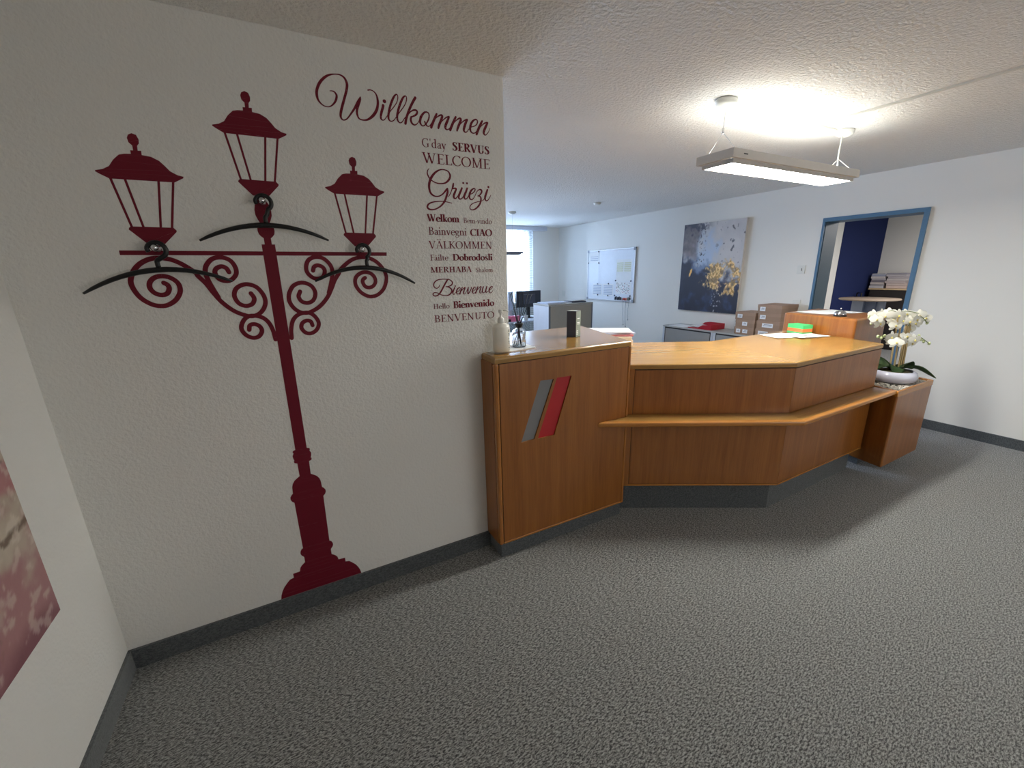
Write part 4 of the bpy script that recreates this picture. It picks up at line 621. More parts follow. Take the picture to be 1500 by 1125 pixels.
# planter box with pebbles
pbx = thing('planter_box', 'low oak planter box filled with pale pebbles under the orchid', 'planter', (4.12, 1.4, 0))
BP = [(3.792, 1.212), (4.412, 1.218), (4.500, 1.578), (3.868, 1.570)]
link('body', MB().prism(BP, .095, .66, bev=.014, seg=3, which=lambda e: abs(e.verts[0].co.z - e.verts[1].co.z) > .3 or e.verts[0].co.z < .2), WV, pbx)
def inner(p, d):
    c = sum((V(*q) for q in p), V(0, 0)) / len(p); return [V(*q) + (c - V(*q)).normalized() * d for q in p]
ip = inner(BP, .040)
for i in range(4):
    a, b = V(*BP[i]), V(*BP[(i + 1) % 4])
    link('rim', MB().prism([a, b, ip[(i + 1) % 4], ip[i]], .66, .702, bev=.006, seg=2, which=lambda e: min(v.co.z for v in e.verts) > .69), WE, pbx)
random.seed(4)
pe = MB(); 
for k in range(520):
    u, v = random.random(), random.random()
    q = ip[0].lerp(ip[1], u).lerp(ip[3].lerp(ip[2], u), v)
    r = random.uniform(.008, .014)
    t = bmesh.new(); bmesh.ops.create_icosphere(t, subdivisions=1, radius=r)
    R = Matrix.Rotation(random.random() * 6, 3, 'Z')
    for w_ in t.verts: w_.co = R @ Vector((w_.co.x * 1.3, w_.co.y, w_.co.z * .6)) + Vector((q.x, q.y, .684 + random.uniform(-.004, .007)))
    me = bpy.data.meshes.new('t'); t.to_mesh(me); t.free(); pe.bm.from_mesh(me); bpy.data.meshes.remove(me)
link('pebbles', pe, mat('pale_pebbles', (214, 208, 196), .7, bump=(60, .2)), pbx, None, 'stuff')
link('gravel_bed', MB().prism([inner(BP, .03)[i] for i in range(4)], .655, .680), mat('dark_gravel', (120, 114, 106), .9, bump=(200, .6)), pbx)
link('plinth', MB().prism([(3.95, 1.42), (4.34, 1.42), (4.38, 1.56), (3.98, 1.56)], 0, .095), CB, pbx)

# ---------------------------------------------------------------- orchid
oc = V(4.150, 1.385)
orc = thing('potted_orchid', 'white artificial orchid with two flower tiers in a shallow white bowl', 'plant', (oc.x, oc.y, .70))
link('bowl', MB().lathe([(.07, .690), (.110, .694), (.140, .712), (.149, .742), (.138, .772), (.118, .784), (.112, .782), (.114, .770)], (oc.x, oc.y, 0), 36), mat('white_glazed_bowl', (214, 216, 232), .12, coat=.6), orc)
link('potting_moss', MB().lathe([(.113, .774), (.06, .786), (0.0, .790)], (oc.x, oc.y, 0), 20), mat('dark_moss', (74, 70, 46), .95, bump=(120, .8)), orc)
LFM = mat('orchid_leaf_green', (66, 92, 52), .45, bump=(40, .1)); PETM = mat('orchid_petal_white', (236, 234, 222), .55); STM = mat('pale_cane', (188, 164, 118), .6, bump=(40, .2)); GST = mat('green_stem', (110, 124, 66), .5)
LIPM = mat('orchid_lip_yellow', (222, 206, 120), .5); BUDM = mat('bud_green_white', (206, 214, 160), .5)
def leaf(p0, p1, p2, wd_):
    P_ = catmull([p0, p1, p2], 6); n = len(P_); bm = bmesh.new(); rows = []
    for i, p in enumerate(P_):
        p = Vector(p); t = (Vector(P_[min(i + 1, n - 1)]) - Vector(P_[max(i - 1, 0)])).normalized(); sd = t.cross(Vector((0, 0, 1))).normalized()
        w = wd_ * math.sin(math.pi * (.12 + .86 * i / (n - 1))) ** .7
        rows.append([bm.verts.new(p + sd * w * k + Vector((0, 0, .18 * w * abs(k) + .42 * w * k))) for k in (-1, -.5, 0, .5, 1)])
    for a, b in zip(rows, rows[1:]):
        for k in range(4): bm.faces.new((a[k], a[k + 1], b[k + 1], b[k])).smooth = True
    r = bmesh.ops.solidify(bm, geom=bm.faces[:], thickness=.003)
    return bm
for i, l in enumerate(ORCHID['leaves']):
    b0 = (oc.x + (l[0][0] - oc.x) * .5, oc.y + (l[0][1] - oc.y) * .5, .785)
    c = Vector(l[2]); d = (c - Vector(b0)); d.z = 0
    tilt = Vector((0, [-.10, .03, .12, -.14, .02][i], 0))
    link('leaf', leaf(b0, tuple(Vector(b0).lerp(c, .5) + tilt * .5 + Vector((0, 0, .045))), tuple(c + tilt), .052), LFM, orc)
for s in ORCHID['stems']:
    s = [Vector(s[0])] + [Vector(q) for q in s[1:]]; s[0].z = .78
    link('cane', MB().tube([s[0], s[-1]], .0062, 7), STM, orc)
for s in ORCHID['sprays']: link('flower_stem', MB().tube(catmull(s, 4), .0028, 6), GST, orc)
random.seed(12)
fwd = Vector((-.5, -.85, .15)).normalized()
for i, p in enumerate(ORCHID['flowers']):
    p = Vector(p); f = (fwd + Vector((random.uniform(-.5, .5), random.uniform(-.3, .3), random.uniform(-.35, .35)))).normalized()
    a = f.cross(Vector((0, 0, 1))).normalized(); b_ = a.cross(f); bm = bmesh.new(); S_ = .046
    for ang, ln, w in ((90, 1.0, .55), (215, 1.0, .5), (325, 1.0, .5), (15, 1.12, .9), (165, 1.12, .9)):
        an = math.radians(ang + random.uniform(-6, 6)); d = a * math.cos(an) + b_ * math.sin(an); sd = f.cross(d)
        back = .35 if w < .7 else .12
        g = []
        for k in range(5):
            t = k / 4; ww_ = S_ * w * .62 * math.sin(math.pi * (.08 + .84 * t)) ** .8
            c = p + d * (S_ * ln * t) - f * (S_ * back * t * t) + (f * .003 if w > .7 else Vector())
            g.append([bm.verts.new(c + sd * ww_ * q - f * (.15 * ww_ * abs(q))) for q in (-1, 0, 1)])
        for r0, r1 in zip(g, g[1:]):
            for k in range(2): bm.faces.new((r0[k], r0[k + 1], r1[k + 1], r1[k])).smooth = True
    fl = link('flower', bm, PETM, orc)
    link('flower_lip', MB().ball(p + f * .006 - b_ * .004, .0065, 8, (1, 1, 1.3)), LIPM, fl)
for p in ORCHID['buds']: link('bud', MB().ball(p, .0105, 8, (1, 1, 1.35)), BUDM, orc)

# ---------------------------------------------------------------- items on the tall unit
Z1 = 1.1825
lf = MB().prism([(.905, 1.985), (.935, 1.930), (1.02, 1.926), (1.19, 1.962), (1.20, 2.10), (1.047, 2.10), (1.047, 1.992), (.905, 1.992)], Z1, Z1 + .004)
tag(link('leaflet_sheet', lf, PAP), 'white leaflet lying under the soap dispenser and the reed diffuser', 'leaflet')
sb = thing('pump_dispenser', 'white pump bottle of hand gel against the wall end', 'dispenser bottle', (.99, 1.965, Z1 + .0045))
bx_, by_ = .966, 1.940; z = Z1 + .0045
PB = mat('translucent_white_bottle', (236, 232, 220), .3, spec=.5)
link('bottle', MB().lathe([(.040, z), (.047, z + .006), (.048, z + .128), (.044, z + .142), (.020, z + .152), (.018, z + .155)], (bx_, by_, 0), 32, sy=.80), PB, sb)
link('pump_collar', MB().lathe([(.0175, z + .154), (.0185, z + .156), (.0175, z + .176), (.010, z + .182), (.0055, z + .186), (.0055, z + .206)], (bx_, by_, 0), 20), WH, sb)
link('pump_head', MB().lathe([(.010, z + .204), (.013, z + .212), (.012, z + .221), (.004, z + .223)], (bx_, by_, 0), 16).tube([(bx_, by_, z + .217), (bx_ + .026, by_ - .010, z + .219), (bx_ + .038, by_ - .016, z + .210)], .0045, 8), WH, sb)
lbl = MB()
for k, (zz, w) in enumerate(((.105, .011), (.098, .008), (.086, .010), (.078, .009), (.060, .008), (.045, .010), (.036, .009), (.012, .007))):
    a = math.radians(-52); lbl.rbox((bx_ + .0487 * math.cos(a), by_ + .0487 * .80 * math.sin(a), z + zz + .012), (.001, w, .004), math.radians(-58))
link('bottle_print', lbl, mat('grey_green_print', (96, 104, 100), .6), sb)
df = thing('reed_diffuser', 'clear glass reed diffuser with black reeds on the tall unit', 'diffuser', (1.115, 2.03, Z1 + .0045))
dx, dy = 1.118, 2.022
gl_ = bpy.data.materials.new('clear_glass'); gl_.use_nodes = True; b = gl_.node_tree.nodes['Principled BSDF']; b.inputs['Transmission Weight'].default_value = 1; b.inputs['Roughness'].default_value = .0; b.inputs['IOR'].default_value = 1.45; b.inputs['Base Color'].default_value = (.96, .98, .98, 1)
link('glass_bottle', MB().lathe([(.0, z), (.036, z), (.039, z + .005), (.039, z + .080), (.034, z + .094), (.015, z + .106), (.013, z + .116), (.011, z + .116), (.013, z + .104), (.031, z + .091), (.0362, z + .078), (.0362, z + .008), (.033, z + .004), (.0, z + .004)], (dx, dy, 0), 28), gl_, df)
link('bottle_cap', MB().lathe([(.014, z + .106), (.018, z + .112), (.022, z + .122), (.028, z + .133), (.016, z + .134), (.008, z + .122)], (dx, dy, 0), 20), BLK, df)
for k, (ax, ay, bx2) in enumerate(((-.060, -.02, .012), (-.042, .0, .008), (-.012, .02, -.004), (.005, -.01, .018), (.040, .01, -.018), (.062, .0, -.022), (.075, -.02, -.026))):
    link('reed', MB().tube([(dx - ax * .33, dy - ay, z + .006), (dx + ax * .12, dy, z + .124), (dx + ax, dy + ay, z + .312 - abs(ax) * .3)], .0021, 6), BLK, df)
cb = thing('upright_carton', 'small dark slate carton standing upright on the tall unit', 'box', (1.60, 2.17, Z1))
cR = math.radians(23)
link('carton', MB().rbox((1.60, 2.165, Z1 + .083), (.058, .068, .166), cR, bev=.001), mat('slate_carton', (66, 68, 82), .5), cb)
fx = Vector((math.cos(cR), math.sin(cR), 0)); fy = Vector((-math.sin(cR), math.cos(cR), 0)); cc = Vector((1.60, 2.165, Z1))
link('carton_side', MB().rbox(cc - fy * .0345 + Vector((0, 0, .083)), (.055, .0008, .162), cR), mat('grey_green_carton_side', (130, 142, 134), .5), cb)
link('carton_edge', MB().rbox(cc + Vector((0, 0, .1664)), (.057, .067, .0006), cR), mat('pale_carton_edge', (176, 180, 180), .6), cb)
cp_ = MB()
for zz, w, dxx in ((.118, .030, 0), (.092, .034, 0), (.083, .030, .003), (.040, .018, -.012), (.030, .018, -.012), (.020, .018, -.012)): cp_.rbox(cc - fy * .0351 + fx * dxx + Vector((0, 0, zz)), (w, .0006, .0045), cR)
link('carton_print', cp_, PAP, cb)

# magazines behind the tall unit
random.seed(3)
pm = [((214, 120, 96), 0), ((226, 206, 180), 1), ((232, 222, 204), 2), ((196, 120, 124), 3), ((176, 182, 206), 4), ((226, 228, 236), 5)]
zz = 1.031; px_, py_ = 2.155, 2.455
nm = ['orange edged', 'cream', 'ivory', 'dusty red', 'blue grey', 'white']
hh = [.012, .040, .026, .014, .012, .008]
for k, (c_, _) in enumerate(pm):
    rz = math.radians(-30 + random.uniform(-9, 9))
    m_ = mat('magazine_%d_cover' % k, c_, .4)
    o = link('magazine', MB().rbox((px_ + random.uniform(-.012, .012), py_ + random.uniform(-.01, .01), zz + hh[k] / 2), ([.27, .29, .30, .31, .33, .32][k], .23, hh[k]), rz, bev=.003), m_)
    tag(o, '%s magazine, %s in the pile behind the tall unit' % (nm[k], ['at the bottom', 'second from the bottom', 'third from the bottom', 'third from the top', 'second from the top', 'on top'][k]), 'magazine', 'magazines piled on the counter')
    zz += hh[k] + .0005

# papers, note block, bell
def sheet(name, pts, z, lift, label, m=PAP):
    bm = bmesh.new(); n = 6; g = []
    a, b, c, d = [V(*p) for p in pts]
    for j in range(n + 1):
        row = []
        for i in range(n + 1):
            q = a.lerp(b, i / n).lerp(d.lerp(c, i / n), j / n)
            row.append(bm.verts.new((q.x, q.y, z + .0012 + lift * (i / n) ** 2 * (1 - j / n) + .001 * math.sin(i * 1.3 + j))))
        g.append(row)
    for j in range(n):
        for i in range(n): bm.faces.new((g[j][i], g[j][i + 1], g[j + 1][i + 1], g[j + 1][i])).smooth = True
    return tag(link(name, bm, m), label, 'paper')
sheet('paper_sheet', [(3.50, 2.10), (3.43, 1.90), (3.66, 1.84), (3.75, 2.06)], 1.031, .004, 'white sheet on the counter overlapped by a printed one')
ps = sheet('paper_sheet', [(3.62, 2.03), (3.56, 1.80), (3.86, 1.73), (3.90, 1.96)], 1.0335, .004, 'white printed sheet on the counter before the note block')
pr_ = MB()
for k in range(5): pr_.rbox((3.70 + .012 * k, 1.90 - .028 * k, 1.0378), (.15 - .02 * (k % 3), .007, .0004), math.radians(-13))
link('print_lines', pr_, mat('dark_print', (60, 60, 66), .6), ps)
nb = thing('note_block', 'green and orange sticky note block leaning on the raised unit', 'note block', (3.86, 1.985, 1.031))
nr = math.radians(-15)
for k, (c_, h0, h1, nme) in enumerate((((74, 168, 96), .0, .016, 'green'), ((238, 128, 66), .016, .044, 'orange'), ((72, 196, 112), .044, .076, 'green'))):
    link('note_pad', MB().rbox((3.862, 1.975, 1.031 + (h0 + h1) / 2), (.10, .15, h1 - h0), nr), mat('%s_note_paper_%d' % (nme, k), c_, .75), nb, '%s layer of sticky notes' % nme)
z2 = 1.1825
sheet('paper_sheet', [(4.10, 2.16), (4.06, 1.88), (4.30, 1.84), (4.36, 2.14)], z2, .0, 'white sheet lying behind the bell on the raised unit')
sheet('paper_sheet', [(4.31, 2.10), (4.28, 1.80), (4.47, 1.78), (4.53, 2.08)], z2, .0, 'white sheet at the right rear of the raised unit')
bl = thing('counter_bell', 'polished chrome service bell on the raised unit', 'bell', (4.02, 1.78, z2))
bc = (4.020, 1.765, 0)
link('bell_base', MB().lathe([(.046, z2), (.046, z2 + .006), (.040, z2 + .010), (.02, z2 + .012)], bc, 28), BLK, bl)
link('bell_dome', MB().lathe([(.042, z2 + .013), (.0425, z2 + .017), (.038, z2 + .030), (.028, z2 + .041), (.014, z2 + .047), (.004, z2 + .049)], bc, 28), CHR, bl)
link('bell_button', MB().lathe([(.0035, z2 + .047), (.0035, z2 + .058), (.006, z2 + .060), (.005, z2 + .066), (0, z2 + .068)], bc, 14), CHR, bl)

# ---------------------------------------------------------------- pendant luminaire
def emis(name, col, st):
    m = bpy.data.materials.new(name); m.use_nodes = True; nt = m.node_tree; nt.nodes.remove(nt.nodes['Principled BSDF'])
    e = nt.nodes.new('ShaderNodeEmission'); e.inputs[0].default_value = (*col, 1); e.inputs[1].default_value = st
    nt.links.new(e.outputs[0], nt.nodes['Material Output'].inputs['Surface']); return m
ALU = mat('brushed_grey_housing', (196, 192, 188), .45)
LIT = emis('lamp_diffuser_light', (1.0, 1.0, .95), LENS); LUP = emis('lamp_upward_light', (1.0, 1.0, .92), UP)
x0, x1, y0, y1, zb = 2.215, 3.560, 1.602, 1.835, 2.168
pl = thing('pendant_light', 'long grey linear pendant lamp, lit, hanging above the counter', 'ceiling lamp', (2.89, 1.72, zb - .025))
h_ = MB(); 
for a in ((x0, x1, y0, y0 + .012), (x0, x1, y1 - .012, y1), (x0, x0 + .012, y0 + .012, y1 - .012), (x1 - .012, x1, y0 + .012, y1 - .012)): h_.box(*a, zb, zb + .045)
link('housing', h_, ALU, pl)
h2 = MB()
a0, a1, b0, b1 = x0 + .03, x1 - .03, y0 + .018, y1 - .018
for a in ((a0, a1, b0, b0 + .010), (a0, a1, b1 - .010, b1), (a0, a0 + .010, b0 + .010, b1 - .010), (a1 - .010, a1, b0 + .010, b1 - .010)): h2.box(*a, zb - .022, zb + .001)
h2.box(x0 + .0121, x1 - .0121, y0 + .0121, y1 - .012, zb + .002, zb + .012)
link('inner_frame', h2, ALU, pl)
link('diffuser', MB().box(a0 + .010, a1 - .010, b0 + .010, b1 - .010, zb - .018, zb - .012), LIT, pl)
link('upper_diffuser', MB().box(x0 + .03, x1 - .03, y0 + .03, y1 - .03, zb + .014, zb + .020), LUP, pl)
link('maker_mark', MB().box(x0 + .09, x0 + .125, y0 - .0006, y0, zb + .02, zb + .026), mat('dark_mark', (40, 40, 40), .5), pl)
for cx_, dx_, nme in ((2.275, .06, 'l'), (3.555, .06, 'r')):
    prf = [(0, 0), (.062, 0), (.068, .006), (.068, .020), (.060, .030), (.03, .040), (.012, .044)]
    link('ceiling_rose', MB().lathe([(r, H - zz) for r, zz in prf[1:]] + [(0.0, H - .045)], (cx_ + (.0 if nme == 'l' else -.03), 1.72, 0), 28, sy=.55 if False else .75), WH, pl)
j1 = (2.27, 1.72, 2.32)
link('suspension_wire', MB().tube([(2.275, 1.72, H - .04), j1], .0016, 6).tube([j1, (2.27, y0 + .02, zb + .04)], .0012, 5).tube([j1, (2.27, y1 - .02, zb + .04)], .0012, 5), GRYM, pl)
link('wire_clamp', MB().tube([(2.27, 1.72, 2.34), (2.27, 1.72, 2.312)], .006, 8), CHR, pl)
j2 = (3.50, 1.72, 2.30)
link('suspension_wire', MB().tube([(3.50, 1.72, H - .04), j2], .0016, 6).tube([j2, (3.50, y0 + .02, zb + .04)], .002, 5).tube([j2, (3.50, y1 - .02, zb + .04)], .002, 5), WH, pl)
link('power_cable', MB().tube(catmull([(3.50, 1.72, H - .03), (3.475, 1.71, 2.38), (3.455, 1.70, 2.29), (3.475, 1.70, zb + .04)], 6), .0042, 7), WH, pl)
# surface cable duct on the ceiling
duct = MB().box(3.195, 3.213, -3.1, 1.745, H - .011, H - .0005).box(3.213, 3.44, 1.727, 1.745, H - .011, H - .0005)
struct('trim_1', duct, mat('duct_white', (214, 212, 204), .5))
dt = thing('smoke_detector', 'small white round detector on the ceiling near the back', 'detector', (3.945, 4.845, H - .03))
link('detector_body', MB().lathe([(.05, H - .001), (.05, H - .012), (.04, H - .026), (.012, H - .028), (0, H - .028)], (3.945, 4.845, 0), 24), WH, dt)

# ---------------------------------------------------------------- right wall fittings
def plate(name, y, z, w, h, label):
    t = thing(name, label, 'wall switch' if name == 'light_switch' else 'socket', (BX, y, z - h / 2))
    link('cover_plate', MB().box(BX - .009, BX - .001, y - w / 2, y + w / 2, z - h / 2, z + h / 2, bev=.002), WH, t)
    return t
s_ = plate('light_switch', 2.868, 1.545, .088, .10, 'white light switch beside the blue doorway')
link('rocker', MB().box(BX - .013, BX - .009, 2.850, 2.886, 1.520, 1.570), WH, s_); link('switch_slot', MB().box(BX - .0136, BX - .013, 2.855, 2.862, 1.530, 1.560), DKG, s_)
s_ = plate('wall_socket', 2.862, 1.148, .088, .09, 'white socket plate low beside the blue doorway')
link('socket_face', MB().box(BX - .012, BX - .009, 2.838, 2.886, 1.125, 1.172), WH, s_)
s_ = thing('wall_socket', 'pale socket plate in the corner behind the grey cupboard', 'socket', (BX, 7.75, 1.03))
link('cover_plate', MB().box(BX - .009, BX - .001, 7.68, 7.80, 1.03, 1.16, bev=.002), WH, s_)

# whiteboard
wb = thing('whiteboard', 'white magnetic board with grey frame on the right wall', 'whiteboard', (BX, 6.23, 1.015))
wy0, wy1, wz0, wz1 = 5.573, 6.885, 1.015, 1.955; xb = BX - .022
BRD = mat('whiteboard_enamel', (222, 228, 236), .5)
link('board', MB().box(xb + .004, BX - .002, wy0 + .01, wy1 - .01, wz0 + .01, wz1 - .01), BRD, wb)
for a in ((wy0, wy1, wz0, wz0 + .022), (wy0, wy1, wz1 - .022, wz1), (wy0, wy0 + .022, wz0, wz1), (wy1 - .022, wy1, wz0, wz1)):
    link('frame_rail', MB().box(xb - .004, BX - .002, a[0], a[1], a[2], a[3], bev=.003), GRYM, wb)
for yy in (wy0 + .02, wy1 - .02):
    for zz in (wz0 + .02, wz1 - .02): link('frame_corner', MB().box(xb - .008, xb - .002, yy - .026, yy + .026, zz - .026, zz + .026, bev=.004), mat('mid_grey_plastic', (120, 124, 132), .5), wb)
xs = xb + .003
def wsheet(y0, y1, z0, z1, label, m=PAP):
    return tag(link('pinned_sheet', MB().box(xs - .001, xs, y0, y1, z0, z1), m), label, 'paper', 'papers on the whiteboard')
def rows(o, y0, y1, z0, z1, n, m, g=.4):
    mb = MB(); dz = (z1 - z0) / n
    for k in range(n): mb.box(xs - .0016, xs - .001, y0, y1, z0 + dz * (k + g / 2), z0 + dz * (k + 1 - g / 2))
    link('print_lines', mb, m, o)
YL = mat('pale_yellow_print', (206, 208, 176), .7); LG = mat('pale_grey_print', (176, 184, 200), .7)
o = wsheet(5.655, 6.045, 1.38, 1.76, 'white sheet with a pale yellow table, upper right of the whiteboard'); rows(o, 5.67, 5.84, 1.545, 1.715, 5, YL); rows(o, 5.86, 6.03, 1.545, 1.715, 5, YL)
o = wsheet(5.645, 6.045, 1.15, 1.375, 'calendar sheet full of coloured specks, lower right of the whiteboard')
random.seed(8); CS = [mat('speck_%s' % n, c, .7) for n, c in (('red', (186, 70, 76)), ('blue', (70, 80, 130)), ('black', (50, 50, 58)), ('green', (90, 130, 96)))]
for ci in range(4):
    mb = MB()
    for k in range(26):
        yy = random.uniform(5.66, 6.02); zz = random.uniform(1.165, 1.35); mb.box(xs - .0016, xs - .001, yy, yy + random.uniform(.008, .022), zz, zz + .008)
    link('coloured_specks', mb, CS[ci], o)
o = wsheet(6.43, 6.71, 1.10, 1.325, 'grey ruled sheet, bottom left of the whiteboard'); rows(o, 6.45, 6.69, 1.12, 1.305, 6, LG, .3)
o = wsheet(6.11, 6.40, 1.10, 1.325, 'grey ruled sheet, bottom middle of the whiteboard'); rows(o, 6.13, 6.38, 1.12, 1.305, 6, LG, .3)
o = wsheet(6.54, 6.85, 1.72, 1.925, 'white notice held by three magnets, top left of the whiteboard'); rows(o, 6.57, 6.80, 1.75, 1.85, 3, LG, .6)
mags = [(6.555, 1.925), (6.86, 1.72), (6.545, 1.715), (6.05, 1.39), (5.655, 1.385), (6.245, 1.33), (6.25, 1.11), (6.06, 1.12), (5.66, 1.125), (5.66, 1.08), (6.55, 1.115), (6.56, 1.322)]
MG = mat('navy_magnet', (36, 42, 66), .4)
ML = ['at the upper right corner of the top left notice', 'at the lower left corner of the top left notice', 'at the lower right corner of the top left notice', 'at the lower left of the yellow table sheet', 'at the lower right of the yellow table sheet', 'at the top of the bottom middle ruled sheet', 'at the foot of the bottom middle ruled sheet', 'at the lower left corner of the calendar sheet', 'at the lower right corner of the calendar sheet', 'just below the calendar sheet near the frame', 'at the foot of the bottom left ruled sheet', 'at the top of the bottom left ruled sheet']
for (yy, zz), ml_ in zip(mags, ML):
    o = link('magnet', MB().lathe([(.014, 0), (.014, .008), (.011, .011), (0, .011)], (xs - .0015, yy, zz), 12, (-1, 0, 0)), MG)
    tag(o, 'dark round magnet ' + ml_, 'magnet', 'dark magnets on the whiteboard')
for k, (yy, c_) in enumerate(((6.04, (30, 34, 46)), (6.01, (26, 30, 50)), (5.965, (34, 40, 60)), (5.93, (30, 34, 46)), (5.895, (28, 30, 40)))):
    o = link('marker_pen', MB().tube([(xs - .014, yy, 1.045), (xs - .014, yy - .012, 1.045 + .05 + .01 * (k % 2))], .010, 8), mat('marker_dark_%d' % k, c_, .4))
    tag(o, ['leftmost', 'second from left', 'middle', 'second from right', 'rightmost'][k] + ' of the five dark markers on the whiteboard rail', 'marker', 'dark markers on the whiteboard')
for k, yy in enumerate((5.82, 5.785, 5.75)):
    o = link('marker_pen', MB().tube([(xs - .014, yy, 1.045), (xs - .014, yy - .01, 1.085)], .012, 8), mat('marker_red_%d' % k, ((206, 96, 84), (190, 70, 70), (216, 120, 100))[k], .4))
    tag(o, ['left', 'middle', 'right'][k] + ' one of the three red markers on the whiteboard rail', 'marker', 'red markers on the whiteboard')
o = thing('board_eraser', 'small grey round eraser at the lower right of the whiteboard', 'eraser', (xs - .02, 5.68, 1.045))
link('eraser_body', MB().lathe([(.03, 0), (.03, .022), (.02, .026), (0, .026)], (xs - .0015, 5.68, 1.075), 16, (-1, 0, 0)), mat('eraser_grey', (116, 116, 110), .7), o)
for k, (ya, yb2, zl) in enumerate(((5.82, 5.79, .60), (5.745, 5.73, .57), (5.665, 5.675, .70))):
    o = link('hanging_cord', MB().tube(catmull([(xs - .012, ya, 1.04), (xs - .012, (ya + yb2) / 2 + .015, .85), (xs - .01, yb2, zl)], 5), .0028, 5).ball((xs - .01, yb2, zl), .009, 8), mat('cord_grey_%d' % k, (84, 88, 100), .6))
    tag(o, ['left', 'middle', 'right'][k] + ' one of three cords hanging below the whiteboard', 'cord', 'cords below the whiteboard')

# ---------------------------------------------------------------- low cabinets along the right wall
cz, cx0 = .752, 5.045
for k, ya in enumerate((3.665, 2.795)):
    yb_ = ya + .868
    c = thing('low_cabinet', ['grey low office cabinet under the abstract canvas, carrying the red tray', 'grey low office cabinet under the cardboard boxes'][k], 'cabinet', (5.24, ya + .43, 0), 'low grey cabinets')
    link('carcass', MB().box(cx0 + .02, BX - .014, ya + .004, yb_ - .004, .05, cz - .02), mat('cabinet_body_grey', (166, 168, 172), .5), c)
    link('cabinet_top', MB().box(cx0 - .004, BX - .003, ya, yb_, cz - .02, cz, bev=.003), mat('cabinet_top_grey', (176, 176, 174), .4), c)
    link('side_panel', MB().box(cx0, cx0 + .02, yb_ - .040, yb_ - .004, .05, cz - .021), GL, c)
    link('side_panel', MB().box(cx0, cx0 + .02, ya + .004, ya + .030, .05, cz - .021), GL, c)
    link('recess', MB().box(cx0 + .004, cx0 + .02, ya + .031, yb_ - .041, .05, cz - .021), DKG, c)
    link('roller_door', MB().box(cx0 - .002, cx0 + .004, ya + .045, yb_ - .056, .06, cz - .040), GM, c)
    link('base', MB().box(cx0 + .03, BX - .02, ya + .01, yb_ - .01, 0, .05), DKG, c)
# red tray and papers
tr_ = thing('letter_tray', 'red plastic letter tray on the low grey cabinet', 'letter tray', (5.20, 3.93, cz))
RED = mat('red_plastic', (172, 22, 40), .35)
ty0, ty1, tx0, tx1 = 3.72, 4.10, 5.075, 5.36
link('tray_floor', MB().box(tx0, tx1, ty0, ty1, cz + .001, cz + .006), RED, tr_)
for nme, a, pr2 in (('tray_side', tx0, None), ('tray_side', tx1 - .004, None)):
    bm = bmesh.new(); pts = ([(ty1, cz + .006), (ty1, cz + .012), (ty1 - .16, cz + .016), (ty1 - .24, cz + .060), (ty0, cz + .075), (ty0, cz + .006)] if a == tx0 else [(ty1, cz + .006), (ty1, cz + .016), (ty1 - .06, cz + .062), (ty1 - .14, cz + .078), (ty0, cz + .078), (ty0, cz + .006)])
    f1 = [bm.verts.new((a, y, z)) for y, z in pts]; f2 = [bm.verts.new((a + .004, y, z)) for y, z in pts]
    bm.faces.new(f1); bm.faces.new(f2[::-1])
    for i in range(6): bm.faces.new((f1[i], f2[i], f2[(i + 1) % 6], f1[(i + 1) % 6]))
    bmesh.ops.recalc_face_normals(bm, faces=bm.faces); link(nme, bm, RED, tr_)
link('tray_back', MB().box(tx0 + .004, tx1 - .004, ty0, ty0 + .004, cz + .006, cz + .075), RED, tr_)
tag(link('tray_paper', MB().rbox((5.19, 3.97, cz + .030), (.20, .20, .014), .12, tilt=('X', .06)), PAP), 'white papers lying in the red letter tray', 'paper')
tag(link('paper_stack', MB().rbox((5.16, 4.28, cz + .004), (.21, .30, .007), -.1), PAP), 'flat dark edged papers left of the red tray', 'paper')
# archive boxes
random.seed(5)
LB = mat('label_white', (226, 228, 232), .7); LP = mat('label_print', (120, 124, 134), .7)
pos = {0: 'bottom', 1: 'second', 2: 'third', 3: 'top'}
def abox(y0, y1, z0, h, label, lab):
    t = thing('archive_box', label, 'box', (5.24, (y0 + y1) / 2, z0), 'cardboard archive boxes')
    jx = random.uniform(-.006, .006); xa = 5.075 + jx
    link('box_body', MB().box(xa + .003, 5.40, y0 + .003, y1 - .003, z0, z0 + h - .004), KRF, t)
    link('box_lid', MB().box(xa, 5.403, y0, y1, z0 + h - .040, z0 + h - .001, bev=.001), mat('brown_cardboard_lid', (158, 130, 110), .8), t)
    for (l0, l1) in lab:
        p = link('box_label', MB().box(xa - .0012, xa - .0002, l0, l1, z0 + h * .22, z0 + h * .72), LB, t)
        mb = MB()
        for q in range(2): mb.box(xa - .0016, xa - .0012, l0 + .012, l1 - .012 - .01 * q, z0 + h * (.40 + .14 * q), z0 + h * (.46 + .14 * q))
        link('label_print', mb, LP, p)
bh = .094
L3 = ['lowest', 'middle', 'top']
for k in range(3):
    y1 = 3.385 - [0, .005, -.008][k]; y0 = 3.125
    abox(y0, y1, cz + .001 + k * bh, bh, 'brown archive box, %s of the shorter left stack' % L3[k], [[(3.30, 3.355), (3.205, 3.27)], [(3.22, 3.285)], [(3.295, 3.36)]][k])
L4 = ['lowest', 'second lowest', 'second highest', 'top']
for k in range(4):
    y1 = 3.108 - [0, .004, .012, .002][k]; y0 = 2.82 + [0, .002, .004, -.004][k]
    abox(y0, y1, cz + .001 + k * .098, .098, 'brown archive box, %s of the taller right stack' % L4[k], [[(2.95, 3.07)], [(2.90, 3.03)], [(3.00, 3.07)], [(3.01, 3.075)]][k])

